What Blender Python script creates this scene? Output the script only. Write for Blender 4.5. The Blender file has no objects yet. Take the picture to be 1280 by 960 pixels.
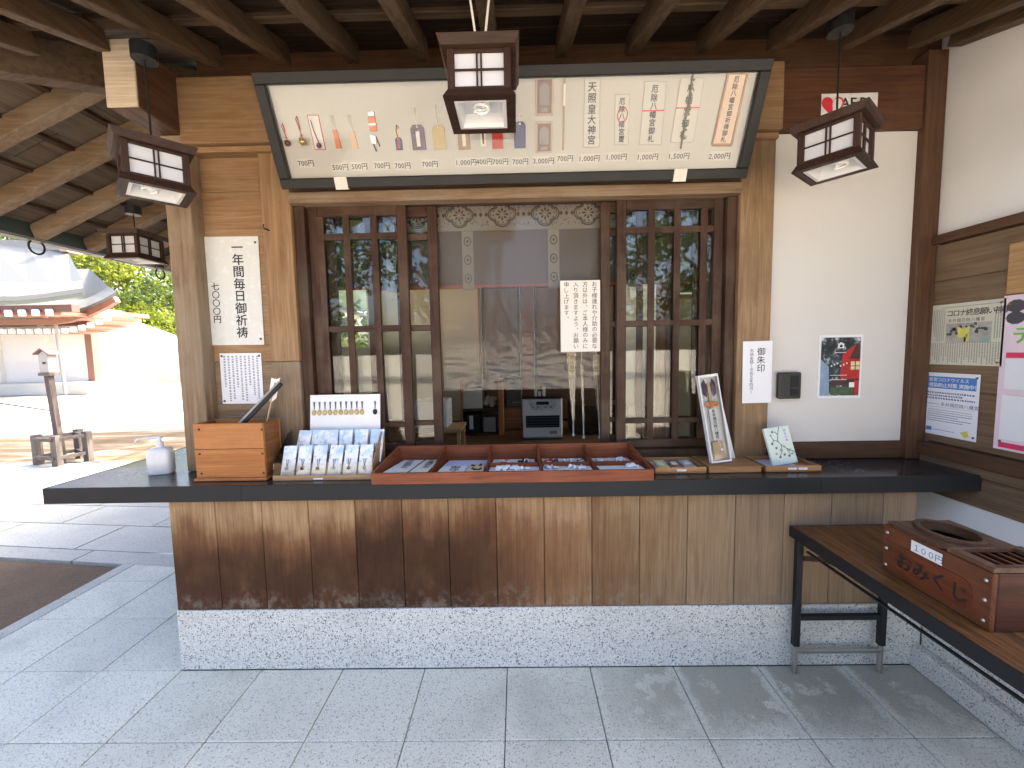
import bpy, bmesh, math, random
from mathutils import Vector, Matrix
random.seed(7)
SC = bpy.context.scene
COL = SC.collection
PI = math.pi

# ------------------------------------------------------------------ camera
F, PITCH, YAW, ROLL, DIST, HEIGHT = 511.27, 0.0797, -0.0133, -0.0184, 1.8704, 1.5302
def axes():
    cy, sy = math.cos(YAW), math.sin(YAW)
    right = Vector((cy, -sy, 0)); fwd = Vector((sy, cy, 0)); up = Vector((0, 0, 1))
    cp, sp = math.cos(PITCH), math.sin(PITCH)
    f2 = fwd*cp - up*sp; u2 = up*cp + fwd*sp
    cr, sr = math.cos(ROLL), math.sin(ROLL)
    return right*cr + u2*sr, u2*cr - right*sr, f2
RX, UX, FX = axes()
EYE = Vector((0, -DIST, HEIGHT))
cd = bpy.data.cameras.new('camera'); cam = bpy.data.objects.new('camera', cd); COL.objects.link(cam)
cd.sensor_width = 36; cd.lens = F/1280*36; cd.clip_start = 0.05; cd.clip_end = 2000
m = Matrix((RX, UX, -FX)).transposed().to_4x4(); m.translation = EYE
cam.matrix_world = m; SC.camera = cam

# ------------------------------------------------------------------ sky, sun, exposure
SUN_EL, SUN_AZ = math.radians(47), math.radians(48)      # azimuth from +Y towards +X
w = bpy.data.worlds.new('World'); SC.world = w; w.use_nodes = True
nt = w.node_tree; bg = nt.nodes['Background']
sk = nt.nodes.new('ShaderNodeTexSky'); sk.sky_type = 'NISHITA'; sk.sun_disc = False
sk.sun_elevation = SUN_EL; sk.sun_rotation = SUN_AZ; sk.air_density = .7; sk.dust_density = 7.0; sk.ozone_density = .5
nt.links.new(sk.outputs[0], bg.inputs[0]); bg.inputs[1].default_value = 0.15
sl = bpy.data.lights.new('sun', 'SUN'); sl.energy = 2.1; sl.angle = math.radians(0.5); sl.color = (1, 0.95, 0.86)
so = bpy.data.objects.new('sun', sl); COL.objects.link(so)
sdir = Vector((math.sin(SUN_AZ)*math.cos(SUN_EL), math.cos(SUN_AZ)*math.cos(SUN_EL), math.sin(SUN_EL)))
so.rotation_euler = sdir.to_track_quat('Z', 'Y').to_euler(); so.location = (20, 20, 30)
vs = SC.view_settings; vs.view_transform = 'Standard'; vs.look = 'None'; vs.gamma = 1; vs.use_curve_mapping = False
vs.exposure = 3.0
SC.cycles.max_bounces = 10; SC.cycles.diffuse_bounces = 6; SC.cycles.glossy_bounces = 4
SC.cycles.transparent_max_bounces = 16; SC.cycles.transmission_bounces = 6
SC.cycles.caustics_reflective = False; SC.cycles.caustics_refractive = False

# ------------------------------------------------------------------ measuring helper: photograph pixel -> point on a real plane
def hit(u, v, P0, N):
    d = FX + RX*((u-640)/F) + UX*((480-v)/F)
    t = (Vector(P0)-EYE).dot(Vector(N))/d.dot(Vector(N))
    return EYE + d*t
def atY(u, v, y): return hit(u, v, (0, y, 0), (0, 1, 0))
def atX(u, v, x): return hit(u, v, (x, 0, 0), (1, 0, 0))
def atZ(u, v, z): return hit(u, v, (0, 0, z), (0, 0, 1))

# ------------------------------------------------------------------ materials
MATS = {}
class NB:
    def __init__(s, name):
        s.m = bpy.data.materials.new(name); s.m.use_nodes = True; s.nt = s.m.node_tree
        s.b = s.nt.nodes['Principled BSDF']; s.out = s.nt.nodes['Material Output']
    def n(s, t, **k):
        x = s.nt.nodes.new(t)
        for a, b in k.items(): setattr(x, a, b)
        return x
    def l(s, a, b): s.nt.links.new(a, b)
    def coord(s, scale, kind='Object', rnd=True):
        if kind == 'Pos': src = s.n('ShaderNodeNewGeometry').outputs['Position']
        else: src = s.n('ShaderNodeTexCoord').outputs[kind]
        if rnd:
            oi = s.n('ShaderNodeObjectInfo'); mu = s.n('ShaderNodeMath', operation='MULTIPLY'); mu.inputs[1].default_value = 37.0
            s.l(oi.outputs['Random'], mu.inputs[0])
            ad = s.n('ShaderNodeVectorMath', operation='ADD'); s.l(src, ad.inputs[0]); s.l(mu.outputs[0], ad.inputs[1]); src = ad.outputs[0]
        mp = s.n('ShaderNodeMapping'); mp.inputs['Scale'].default_value = scale; s.l(src, mp.inputs[0])
        return mp.outputs[0]
    def noise(s, vec, scale, detail=4, rough=.55, dist=0):
        x = s.n('ShaderNodeTexNoise'); x.inputs['Scale'].default_value = scale; x.inputs['Detail'].default_value = detail
        x.inputs['Roughness'].default_value = rough; x.inputs['Distortion'].default_value = dist; s.l(vec, x.inputs['Vector']); return x.outputs['Fac']
    def ramp(s, fac, stops):
        r = s.n('ShaderNodeValToRGB'); e = r.color_ramp.elements
        while len(e) < len(stops): e.new(.5)
        for i, (p, c) in enumerate(stops):
            e[i].position = p; e[i].color = (*c, 1) if len(c) == 3 else c
        s.l(fac, r.inputs[0]); return r.outputs[0]
    def mix(s, fac, a, b, mode='MIX'):
        x = s.n('ShaderNodeMix', data_type='RGBA', blend_type=mode)
        for i, v in ((0, fac), (6, a), (7, b)):
            if hasattr(v, 'links'): s.l(v, x.inputs[i])
            elif i == 0: x.inputs[0].default_value = v
            else: x.inputs[i].default_value = (*v, 1)
        return x.outputs[2]
    def math(s, op, a, b=None, clamp=False):
        x = s.n('ShaderNodeMath', operation=op); x.use_clamp = clamp
        for i, v in ((0, a), (1, b)):
            if v is None: continue
            if hasattr(v, 'links'): s.l(v, x.inputs[i])
            else: x.inputs[i].default_value = v
        return x.outputs[0]
    def smooth(s, v, lo, hi, a=0, b=1):
        x = s.n('ShaderNodeMapRange', interpolation_type='SMOOTHSTEP')
        s.l(v, x.inputs[0])
        for i, q in ((1, lo), (2, hi), (3, a), (4, b)): x.inputs[i].default_value = q
        return x.outputs[0]
    def bump(s, h, strength, dist=.002):
        x = s.n('ShaderNodeBump'); x.inputs['Strength'].default_value = strength; x.inputs['Distance'].default_value = dist
        s.l(h, x.inputs['Height']); s.l(x.outputs[0], s.b.inputs['Normal'])
    def col(s, c):
        if hasattr(c, 'links'): s.l(c, s.b.inputs['Base Color'])
        else: s.b.inputs['Base Color'].default_value = (*c, 1)
    def set(s, **k):
        for a, v in k.items(): s.b.inputs[a.replace('_', ' ')].default_value = v
def rndval(nb, c, amt):
    oi = nb.n('ShaderNodeObjectInfo'); mr = nb.n('ShaderNodeMapRange'); nb.l(oi.outputs['Random'], mr.inputs[0])
    mr.inputs[3].default_value = 1-amt; mr.inputs[4].default_value = 1+amt
    h = nb.n('ShaderNodeHueSaturation'); nb.l(mr.outputs[0], h.inputs['Value']); nb.l(c, h.inputs['Color']); return h.outputs[0]

def wood(name, c1, c2, axis='z', rough=.55, amt=.12, bump=.25, weather=None, wamt=.5, dens=1.0):
    key = (name, axis)
    if key in MATS: return MATS[key]
    nb = NB(name+'_'+axis)
    sc = {'x': (1, 14, 14), 'y': (14, 1, 14), 'z': (14, 14, 1)}[axis]
    v = nb.coord(sc)
    g = nb.noise(v, 2.2*dens, 6, .62, 1.1)
    sc2 = {'x': (3, 220, 220), 'y': (220, 3, 220), 'z': (220, 220, 3)}[axis]
    fi = nb.noise(nb.coord(sc2), 1.0, 3, .6)
    c = nb.ramp(g, [(.32, c2), (.47, tuple((a*.55+b*.45) for a, b in zip(c1, c2))), (.56, c1), (.75, tuple(min(1, x*1.15) for x in c1))])
    c = nb.mix(nb.math('MULTIPLY', nb.smooth(fi, .42, .62), .32), c, tuple(x*.45 for x in c2))
    if weather:
        bl = nb.noise(nb.coord((1, 1, 1)), 3.0, 5, .65)
        c = nb.mix(nb.math('MULTIPLY', nb.smooth(bl, .42, .66), wamt), c, weather)
    c = rndval(nb, c, amt)
    nb.col(c); nb.set(Specular_IOR_Level=.28)
    nb.l(nb.smooth(g, .3, .7, rough+.12, rough-.05), nb.b.inputs['Roughness'])
    nb.bump(nb.math('ADD', fi, g), bump, .0015)
    MATS[key] = nb.m; return nb.m

def plain(name, c, rough=.5, metal=0, var=.06, spec=.5, bump=0, scale=30, coat=0):
    if name in MATS: return MATS[name]
    nb = NB(name); v = nb.coord((1, 1, 1), rnd=True)
    g = nb.noise(v, scale, 4, .6)
    cc = nb.mix(g, tuple(max(0, x*(1-var*2)) for x in c), tuple(min(1, x*(1+var*2)) for x in c))
    nb.col(cc); nb.set(Metallic=metal, Specular_IOR_Level=spec, Coat_Weight=coat)
    nb.l(nb.smooth(g, .3, .7, max(.02, rough-.06), min(1, rough+.08)), nb.b.inputs['Roughness'])
    if bump: nb.bump(g, bump, .002)
    MATS[name] = nb.m; return nb.m

def granite(name, light, mid, dark, scale=1.0, kind='Object', stains=False, dots=.12, amt=.05):
    if name in MATS: return MATS[name]
    nb = NB(name); v = nb.coord((1, 1, 1), kind, rnd=(kind == 'Object'))
    a = nb.noise(v, 95*scale, 3, .6); b = nb.noise(v, 210*scale, 2, .6)
    c = nb.ramp(a, [(.36, mid), (.5, light), (.66, tuple(min(1, x*1.12) for x in light))])
    c = nb.mix(nb.smooth(b, .53, .62), c, mid)
    vo = nb.n('ShaderNodeTexVoronoi'); vo.inputs['Scale'].default_value = 125*scale; nb.l(v, vo.inputs['Vector'])
    sp = nb.n('ShaderNodeSeparateColor'); nb.l(vo.outputs['Color'], sp.inputs[0])
    c = nb.mix(nb.math('MULTIPLY', nb.smooth(sp.outputs[0], 1-dots-.02, 1-dots+.02), .85), c, dark)
    big = nb.noise(v, 2.2, 5, .6)
    c = nb.mix(nb.math('MULTIPLY', nb.smooth(big, .4, .7), .3), c, tuple(x*.72 for x in mid))
    if stains:
        pos = nb.n('ShaderNodeNewGeometry').outputs['Position']
        sx = nb.n('ShaderNodeSeparateXYZ'); nb.l(pos, sx.inputs[0])
        # damp grey patch with ragged edge in the corner by the bench, drier streaks along the joints
        n1 = nb.noise(pos, 5, 5, .65); n2 = nb.noise(pos, 16, 4, .6)
        xe = nb.math('ADD', sx.outputs[0], nb.math('MULTIPLY', nb.math('SUBTRACT', n1, .5), .5))
        ye = nb.math('ADD', sx.outputs[1], nb.math('MULTIPLY', nb.math('SUBTRACT', n1, .5), .5))
        damp = nb.math('MULTIPLY', nb.smooth(xe, .1, .8), nb.smooth(ye, -.42, -.22))
        jx = nb.math('ABSOLUTE', nb.math('SUBTRACT', nb.math('FRACT', nb.math('DIVIDE', nb.math('ADD', sx.outputs[0], 1.6729), .4)), .5))
        dry = nb.smooth(nb.math('ADD', jx, nb.math('MULTIPLY', nb.math('SUBTRACT', n2, .5), .22)), .38, .46)
        dry2 = nb.smooth(n1, .55, .62)
        dd = nb.math('MULTIPLY', damp, nb.math('SUBTRACT', 1.0, nb.math('MAXIMUM', nb.math('MULTIPLY', dry, .8), nb.math('MULTIPLY', dry2, .75))))
        c = nb.mix(nb.math('MULTIPLY', dd, .75), c, tuple(x*.5 for x in (mid[0]*1.05, mid[1], mid[2]*.9)))
        pt = nb.smooth(nb.noise(pos, 1.7, 5, .62), .5, .68)
        c = nb.mix(nb.math('MULTIPLY', pt, .35), c, tuple(x*.62 for x in mid))
    c = rndval(nb, c, amt); nb.col(c); nb.set(Roughness=.55, Specular_IOR_Level=.35)
    nb.bump(b, .12, .001)
    MATS[name] = nb.m; return nb.m

def glass(name, tint=(1, 1, 1), gl=1.0, rough=.015, bump=0, bscale=8, milky=0):
    if name in MATS: return MATS[name]
    nb = NB(name); nb.nt.nodes.remove(nb.b)
    tr = nb.n('ShaderNodeBsdfTransparent'); tr.inputs[0].default_value = (*tint, 1)
    g = nb.n('ShaderNodeBsdfGlossy'); g.inputs['Roughness'].default_value = rough
    lw = nb.n('ShaderNodeFresnel'); lw.inputs['IOR'].default_value = 1.5
    fac = nb.math('MULTIPLY', lw.outputs[0], 1.7*gl, True)
    mx = nb.n('ShaderNodeMixShader'); nb.l(fac, mx.inputs[0]); nb.l(tr.outputs[0], mx.inputs[1]); nb.l(g.outputs[0], mx.inputs[2])
    res = mx.outputs[0]
    if bump:
        v = nb.coord((1, 1, .5), rnd=False)
        h = nb.noise(v, bscale, 3, .6, 1.5)
        bp = nb.n('ShaderNodeBump'); bp.inputs['Strength'].default_value = bump; bp.inputs['Distance'].default_value = .02
        nb.l(h, bp.inputs['Height']); nb.l(bp.outputs[0], g.inputs['Normal']); nb.l(bp.outputs[0], lw.inputs['Normal'])
    if milky:
        df = nb.n('ShaderNodeBsdfDiffuse'); df.inputs[0].default_value = (.62, .54, .45, 1)
        m2 = nb.n('ShaderNodeMixShader'); m2.inputs[0].default_value = milky; nb.l(res, m2.inputs[1]); nb.l(df.outputs[0], m2.inputs[2]); res = m2.outputs[0]
    nb.l(res, nb.out.inputs[0]); MATS[name] = nb.m; return nb.m

def leafmat(name, c1, c2):
    if name in MATS: return MATS[name]
    nb = NB(name)
    g = nb.noise(nb.coord((1, 1, 1), rnd=False), .9, 4, .6)
    c = nb.ramp(g, [(.3, c1), (.7, c2)])
    nb.col(c); nb.set(Roughness=.5)
    tl = nb.n('ShaderNodeBsdfTranslucent'); nb.l(c, tl.inputs[0])
    mx = nb.n('ShaderNodeMixShader'); mx.inputs[0].default_value = .5
    nb.l(nb.b.outputs[0], mx.inputs[1]); nb.l(tl.outputs[0], mx.inputs[2]); nb.l(mx.outputs[0], nb.out.inputs[0])
    MATS[name] = nb.m; return nb.m

# honey coloured facade wood, grey weathered posts, dark lattice, rafters
HONEY = dict(c1=(.31, .18, .085), c2=(.21, .112, .048))
def honey(a): return wood('honey_wood', axis=a, weather=(.30, .2, .115), wamt=.4, rough=.5, **HONEY)
def grey(a): return wood('weathered_wood', (.235, .16, .095), (.155, .10, .056), a, .62, weather=(.25, .195, .135), wamt=.5)
def dark(a): return wood('lattice_wood', (.058, .025, .012), (.03, .013, .007), a, .55, weather=(.10, .068, .045), wamt=.55)
def raft(a): return wood('rafter_wood', (.105, .064, .035), (.056, .031, .016), a, .64, weather=(.098, .068, .043), wamt=.5)
def lant(a): return wood('lantern_wood', (.045, .02, .012), (.028, .013, .008), a, .55)
def tray_w(a): return wood('red_lacquered_wood', (.22, .058, .022), (.14, .034, .013), a, .45, weather=(.27, .09, .04), wamt=.4)
def orange(a): return wood('orange_box_wood', (.44, .17, .05), (.35, .125, .035), a, .45, weather=(.5, .23, .08), wamt=.3)
def brown(a): return wood('brown_wood', (.095, .046, .023), (.06, .028, .014), a, .55, weather=(.12, .07, .04), wamt=.3)
def panelw(a): return wood('side_panel_wood', (.185, .12, .068), (.125, .078, .042), a, .65, weather=(.16, .115, .075), wamt=.4)
M_INK = plain('black_ink', (.015, .015, .017), .6)
M_PAPER = plain('white_paper', (.74, .74, .74), .6, var=.015)
M_CREAM = plain('cream_paper', (.78, .74, .64), .6, var=.03)
M_GREYPRINT = plain('grey_print', (.28, .28, .28), .6)
M_WHITE = plain('white_plastic', (.7, .7, .69), .3, var=.02)
M_BLACKFRAME = plain('black_painted_frame', (.02, .02, .018), .5, var=.12, spec=.25)
M_IRON = plain('black_iron', (.012, .012, .013), .45, var=.1, spec=.3)
M_STEEL = plain('brushed_steel', (.45, .44, .40), .35, metal=.9, var=.08)
M_BRASS = plain('dull_bronze', (.25, .17, .09), .4, metal=.8)
M_NAIL = plain('dark_nail', (.05, .035, .03), .4, metal=.5)
M_RED = plain('red_cloth', (.5, .03, .02), .6)
M_REDP = plain('red_print', (.62, .03, .05), .55)
M_PINK = plain('pink_print', (.72, .6, .67), .55, var=.02)
M_BLUE = plain('blue_print', (.06, .2, .52), .55, var=.04)
M_NAVY = plain('navy_cloth', (.02, .035, .14), .6)
M_PURPLE = plain('purple_cloth', (.09, .05, .11), .6)
M_GOLD = plain('gold_cloth', (.5, .38, .15), .45)
M_ORANGE = plain('orange_cloth', (.65, .2, .07), .6)
M_GREENP = plain('green_print', (.2, .5, .08), .6)
M_YELLOW = plain('yellow_print', (.62, .58, .12), .6)
M_LAV = plain('lavender_paper', (.58, .58, .78), .6, var=.02)
M_CORD = plain('white_cord', (.75, .73, .68), .7)
M_GLASS = glass('window_glass', (.93, .94, .91), .68)
M_CASEGLASS = glass('case_glass', (.98, .98, .97), .4)
M_PLASTIC = glass('clear_vinyl', (.92, .87, .79), .8, .13, milky=.065)
M_ACRYL = glass('clear_acrylic', (.97, .97, .96), .5, .03)
M_GRAN = granite('plinth_granite', (.64, .62, .56), (.45, .435, .395), (.09, .09, .09), 1.5, dots=.11)
M_FLOOR = granite('floor_granite', (.68, .665, .56), (.54, .53, .445), (.28, .28, .24), 1.75, 'Pos', True, .09)
M_PATH = granite('path_granite', (.42, .41, .36), (.33, .32, .285), (.16, .16, .145), 1.4, 'Pos', False, .06, amt=.1)

def plaster(name, c, dirt):
    nb = NB(name); v = nb.coord((1, 1, 1), rnd=False)
    a = nb.noise(v, 1.6, 5, .6); b = nb.noise(v, 60, 4, .65)
    cc = nb.mix(nb.math('MULTIPLY', nb.smooth(a, .45, .75), .4), c, dirt)
    cc = nb.mix(nb.math('MULTIPLY', b, .12), cc, dirt)
    nb.col(cc); nb.set(Roughness=.85, Specular_IOR_Level=.2); nb.bump(b, .18, .003); return nb.m
M_PLASTER = plaster('cream_plaster', (.62, .605, .565), (.62, .57, .48))
M_PLASTERW = plaster('white_plaster', (.74, .735, .715), (.63, .61, .57))

def plankmat():
    nb = NB('stained_plank_wood')
    v = nb.coord((14, 14, 1), 'Pos'); g = nb.noise(v, 2.4, 6, .62, 1.1)
    fi = nb.noise(nb.coord((230, 230, 3), 'Pos'), 1.0, 3, .6)
    c = nb.ramp(g, [(.3, (.22, .125, .058)), (.48, (.30, .185, .092)), (.7, (.38, .25, .135))])
    pos = nb.n('ShaderNodeNewGeometry').outputs['Position']; s = nb.n('ShaderNodeSeparateXYZ'); nb.l(pos, s.inputs[0])
    X, Z = s.outputs[0], s.outputs[2]
    # right hand planks are greyer, weathered
    c = nb.mix(nb.math('MULTIPLY', nb.smooth(X, .3, 1.5), .65), c, (.26, .195, .13))
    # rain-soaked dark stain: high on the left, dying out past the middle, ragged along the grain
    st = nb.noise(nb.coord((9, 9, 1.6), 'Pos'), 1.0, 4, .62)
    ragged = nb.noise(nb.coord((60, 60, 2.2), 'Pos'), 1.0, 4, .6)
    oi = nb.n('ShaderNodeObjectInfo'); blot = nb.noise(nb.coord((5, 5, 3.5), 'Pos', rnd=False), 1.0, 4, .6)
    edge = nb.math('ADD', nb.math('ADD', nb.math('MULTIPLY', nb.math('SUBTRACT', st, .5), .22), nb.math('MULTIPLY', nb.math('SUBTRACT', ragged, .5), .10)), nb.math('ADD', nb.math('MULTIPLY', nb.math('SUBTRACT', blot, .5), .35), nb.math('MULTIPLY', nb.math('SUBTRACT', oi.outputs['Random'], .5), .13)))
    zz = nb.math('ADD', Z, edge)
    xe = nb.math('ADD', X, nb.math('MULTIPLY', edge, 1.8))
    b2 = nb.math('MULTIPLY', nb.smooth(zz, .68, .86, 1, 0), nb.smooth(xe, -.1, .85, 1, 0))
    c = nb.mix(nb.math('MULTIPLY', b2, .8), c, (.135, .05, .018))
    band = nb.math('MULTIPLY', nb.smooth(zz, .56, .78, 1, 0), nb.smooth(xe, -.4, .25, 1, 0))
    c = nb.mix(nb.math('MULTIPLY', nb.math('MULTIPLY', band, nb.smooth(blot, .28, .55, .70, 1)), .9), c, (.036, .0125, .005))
    # pale bloom where splash has dried at the foot
    bl = nb.noise(nb.coord((26, 26, 20), 'Pos'), 1.0, 5, .7)
    foot = nb.math('MULTIPLY', nb.smooth(nb.math('ADD', Z, nb.math('MULTIPLY', nb.math('SUBTRACT', blot, .5), .25)), .30, .43, 1, 0), nb.smooth(bl, .42, .7))
    c = nb.mix(nb.math('MULTIPLY', foot, .45), c, (.34, .29, .23))
    c = nb.mix(nb.math('MULTIPLY', nb.smooth(fi, .45, .62), .28), c, (.07, .035, .018))
    c = rndval(nb, c, .17)
    nb.col(c); nb.set(Roughness=.68, Specular_IOR_Level=.18); nb.bump(nb.math('ADD', fi, g), .3, .0015); return nb.m
M_PLANK = plankmat()

def topmat():
    nb = NB('black_laminate'); v = nb.coord((1, 1, 1), rnd=False)
    a = nb.noise(v, 3, 5, .6); b = nb.noise(v, 60, 3, .6)
    nb.col(nb.mix(a, (.016, .017, .019), (.03, .031, .033)))
    nb.l(nb.smooth(nb.math('ADD', a, nb.math('MULTIPLY', b, .3)), .4, .9, .13, .3), nb.b.inputs['Roughness'])
    nb.set(Specular_IOR_Level=.65); return nb.m
M_TOP = topmat()
M_LIP = plain('dark_edge_band', (.016, .017, .018), .5, var=.15, spec=.25)

def sandmat(name, a, b, sc=1):
    nb = NB(name); v = nb.coord((1, 1, 1), 'Pos', rnd=False)
    n1 = nb.noise(v, .5*sc, 6, .65); n2 = nb.noise(v, 40*sc, 4, .7)
    c = nb.mix(nb.smooth(n1, .35, .7), a, b); c = nb.mix(nb.math('MULTIPLY', nb.smooth(n2, .4, .65), .4), c, tuple(x*.6 for x in b))
    nb.col(c); nb.set(Roughness=.9, Specular_IOR_Level=.2); nb.bump(n2, .5, .01); return nb.m
M_SAND = sandmat('pale_sand', (.46, .43, .375), (.37, .33, .27))
M_EARTH = sandmat('brown_earth', (.19, .125, .08), (.13, .085, .055), 2)

# ------------------------------------------------------------------ mesh building
class MB:
    def __init__(s, M=None):
        s.v = []; s.f = []; s.mi = []; s.M = M or Matrix.Identity(4); s.m = 0; s.sm = set()
    def add(s, vs, fs, smooth=False):
        o = len(s.v); s.v += [s.M @ Vector(p) for p in vs]
        for f in fs:
            if smooth: s.sm.add(len(s.f))
            s.f.append([o+i for i in f]); s.mi.append(s.m)
        return s
    def box(s, x0, x1, y0, y1, z0, z1, b=0.0):
        if x0 > x1: x0, x1 = x1, x0
        if y0 > y1: y0, y1 = y1, y0
        if z0 > z1: z0, z1 = z1, z0
        b = min(b, (x1-x0)*.3, (y1-y0)*.3, (z1-z0)*.3)
        if b <= 0:
            vs = [(x, y, z) for x in (x0, x1) for y in (y0, y1) for z in (z0, z1)]
            return s.add(vs, [(0, 1, 3, 2), (4, 6, 7, 5), (0, 4, 5, 1), (2, 3, 7, 6), (0, 2, 6, 4), (1, 5, 7, 3)])
        bm = bmesh.new(); bmesh.ops.create_cube(bm, size=1)
        for q in bm.verts:
            q.co = Vector(((x0+x1)/2+q.co.x*(x1-x0), (y0+y1)/2+q.co.y*(y1-y0), (z0+z1)/2+q.co.z*(z1-z0)))
        bmesh.ops.bevel(bm, geom=bm.edges[:], offset=b, segments=1, profile=.5, affect='EDGES')
        bm.verts.index_update(); s.add([tuple(q.co) for q in bm.verts], [[q.index for q in f.verts] for f in bm.faces]); bm.free(); return s
    def beam(s, p0, p1, wd, ht, up=(0, 0, 1), b=.003):
        """box along p0->p1; the line is the middle of its underside"""
        p0, p1 = Vector(p0), Vector(p1); d = (p1-p0); L = d.length; d.normalize()
        side = d.cross(Vector(up)).normalized(); u = side.cross(d).normalized()
        old = s.M; Mx = Matrix((d, -side, u)).transposed().to_4x4(); Mx.translation = p0
        s.M = old @ Mx; s.box(0, L, -wd/2, wd/2, 0, ht, b); s.M = old; return s
    def cone(s, p0, p1, r0, r1, n=10, caps=True):
        p0, p1 = Vector(p0), Vector(p1); d = (p1-p0).normalized()
        a = d.cross(Vector((0, 0, 1)) if abs(d.z) < .9 else Vector((1, 0, 0))).normalized(); c = d.cross(a)
        vs = []
        for p, r in ((p0, r0), (p1, r1)):
            vs += [tuple(p + (a*math.cos(2*PI*i/n)+c*math.sin(2*PI*i/n))*r) for i in range(n)]
        s.add(vs, [(i, n+i, n+(i+1) % n, (i+1) % n) for i in range(n)], True)
        if caps: s.add(vs, [list(range(n)), list(range(2*n-1, n-1, -1))])
        return s
    def tube(s, pts, r, n=6):
        pts = [Vector(p) for p in pts]; vs = []; rr = r if isinstance(r, (list, tuple)) else [r]*len(pts)
        a = None
        for i, p in enumerate(pts):
            d = (pts[min(i+1, len(pts)-1)]-pts[max(i-1, 0)]).normalized()
            if a is None: a = d.cross(Vector((0, 0, 1)) if abs(d.z) < .9 else Vector((1, 0, 0))).normalized()
            a = (a - d*a.dot(d)).normalized(); c = d.cross(a)
            vs += [tuple(p+(a*math.cos(2*PI*k/n)+c*math.sin(2*PI*k/n))*rr[i]) for k in range(n)]
        fs = [(i*n+k, (i+1)*n+k, (i+1)*n+(k+1) % n, i*n+(k+1) % n) for i in range(len(pts)-1) for k in range(n)]
        s.add(vs, fs, True); e = (len(pts)-1)*n
        s.add(vs, [list(range(n-1, -1, -1)), [e+k for k in range(n)]]); return s
    def prism(s, pts, ext):
        """closed outline pts (3D) extruded by vector ext"""
        n = len(pts); e = Vector(ext); P = [Vector(p) for p in pts]
        s.add([tuple(p) for p in P]+[tuple(p+e) for p in P], [list(range(n-1, -1, -1)), list(range(n, 2*n))]+[(i, (i+1) % n, n+(i+1) % n, n+i) for i in range(n)]); return s
    def lathe(s, prof, c=(0, 0, 0), n=14, sx=1, sy=1):
        vs = [(c[0]+r*math.cos(2*PI*k/n)*sx, c[1]+r*math.sin(2*PI*k/n)*sy, c[2]+z) for r, z in prof for k in range(n)]
        s.add(vs, [(i*n+k, i*n+(k+1) % n, (i+1)*n+(k+1) % n, (i+1)*n+k) for i in range(len(prof)-1) for k in range(n)], True)
        s.add(vs, [list(range(n-1, -1, -1)), [(len(prof)-1)*n+k for k in range(n)]]); return s
    def quad(s, a, b, c, d): return s.add([a, b, c, d], [(0, 1, 2, 3)])
    def ball(s, c, r, n=8, sz=1):
        k = 5; return s.lathe([(max(.0005, r*math.sin(PI*i/k)), -r*math.cos(PI*i/k)*sz) for i in range(k+1)], c, n)
    def mesh(s, name, mats, inv):
        me = bpy.data.meshes.new(name); me.from_pydata([inv @ p for p in s.v], [], s.f)
        for q in (mats if isinstance(mats, (list, tuple)) else [mats]): me.materials.append(q)
        me.polygons.foreach_set('material_index', s.mi)
        if s.sm: me.polygons.foreach_set('use_smooth', [i in s.sm for i in range(len(s.f))])
        me.update(); bm = bmesh.new(); bm.from_mesh(me)
        bmesh.ops.recalc_face_normals(bm, faces=bm.faces) if s.recalc else None
        bm.to_mesh(me); bm.free(); return me
    recalc = True

INV = {}
def tag(o, label=None, cat=None, group=None, kind=None):
    if label: o['label'] = label
    if cat: o['category'] = cat
    if group: o['group'] = group
    if kind: o['kind'] = kind
    return o
def thing(name, label, cat, base=(0, 0, 0), rz=0, group=None):
    o = bpy.data.objects.new(name, None); COL.objects.link(o); o.empty_display_size = .1
    Mx = Matrix.Translation(base) @ Matrix.Rotation(rz, 4, 'Z'); o.location = base; o.rotation_euler = (0, 0, rz)
    INV[o] = Mx.inverted(); return tag(o, label, cat, group)
def part(t, name, mb, mats, label=None, kind=None):
    o = bpy.data.objects.new(name, mb.mesh(name, mats, INV[t])); COL.objects.link(o); o.parent = t; INV[o] = INV[t]
    return tag(o, label, kind=kind)
def solo(name, label, cat, mb, mats, base=(0, 0, 0), group=None):
    Mx = Matrix.Translation(base); o = bpy.data.objects.new(name, mb.mesh(name, mats, Mx.inverted())); COL.objects.link(o)
    o.location = base; INV[o] = Mx.inverted(); return tag(o, label, cat, group)
def struct(name, mb, mats, label=None):
    o = bpy.data.objects.new(name, mb.mesh(name, mats, Matrix.Identity(4))); COL.objects.link(o); INV[o] = Matrix.Identity(4)
    return tag(o, label, kind='structure')
def dup(t, loc, rz=None, label=None):
    r = t.copy(); COL.objects.link(r); r.location = loc
    if rz is not None: r.rotation_euler = (0, 0, rz)
    if label: r['label'] = label
    for ch in list(t.children):
        c = ch.copy(); COL.objects.link(c); c.parent = r
        for g in list(ch.children):
            d = g.copy(); COL.objects.link(d); d.parent = c
    return r
def frame(o, ux, uy):
    ux, uy = Vector(ux).normalized(), Vector(uy).normalized(); n = ux.cross(uy)
    Mx = Matrix((ux, uy, n)).transposed().to_4x4(); Mx.translation = Vector(o); return Mx
def facade(x, y, z): return frame((x, y, z), (1, 0, 0), (0, 0, 1))

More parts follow.
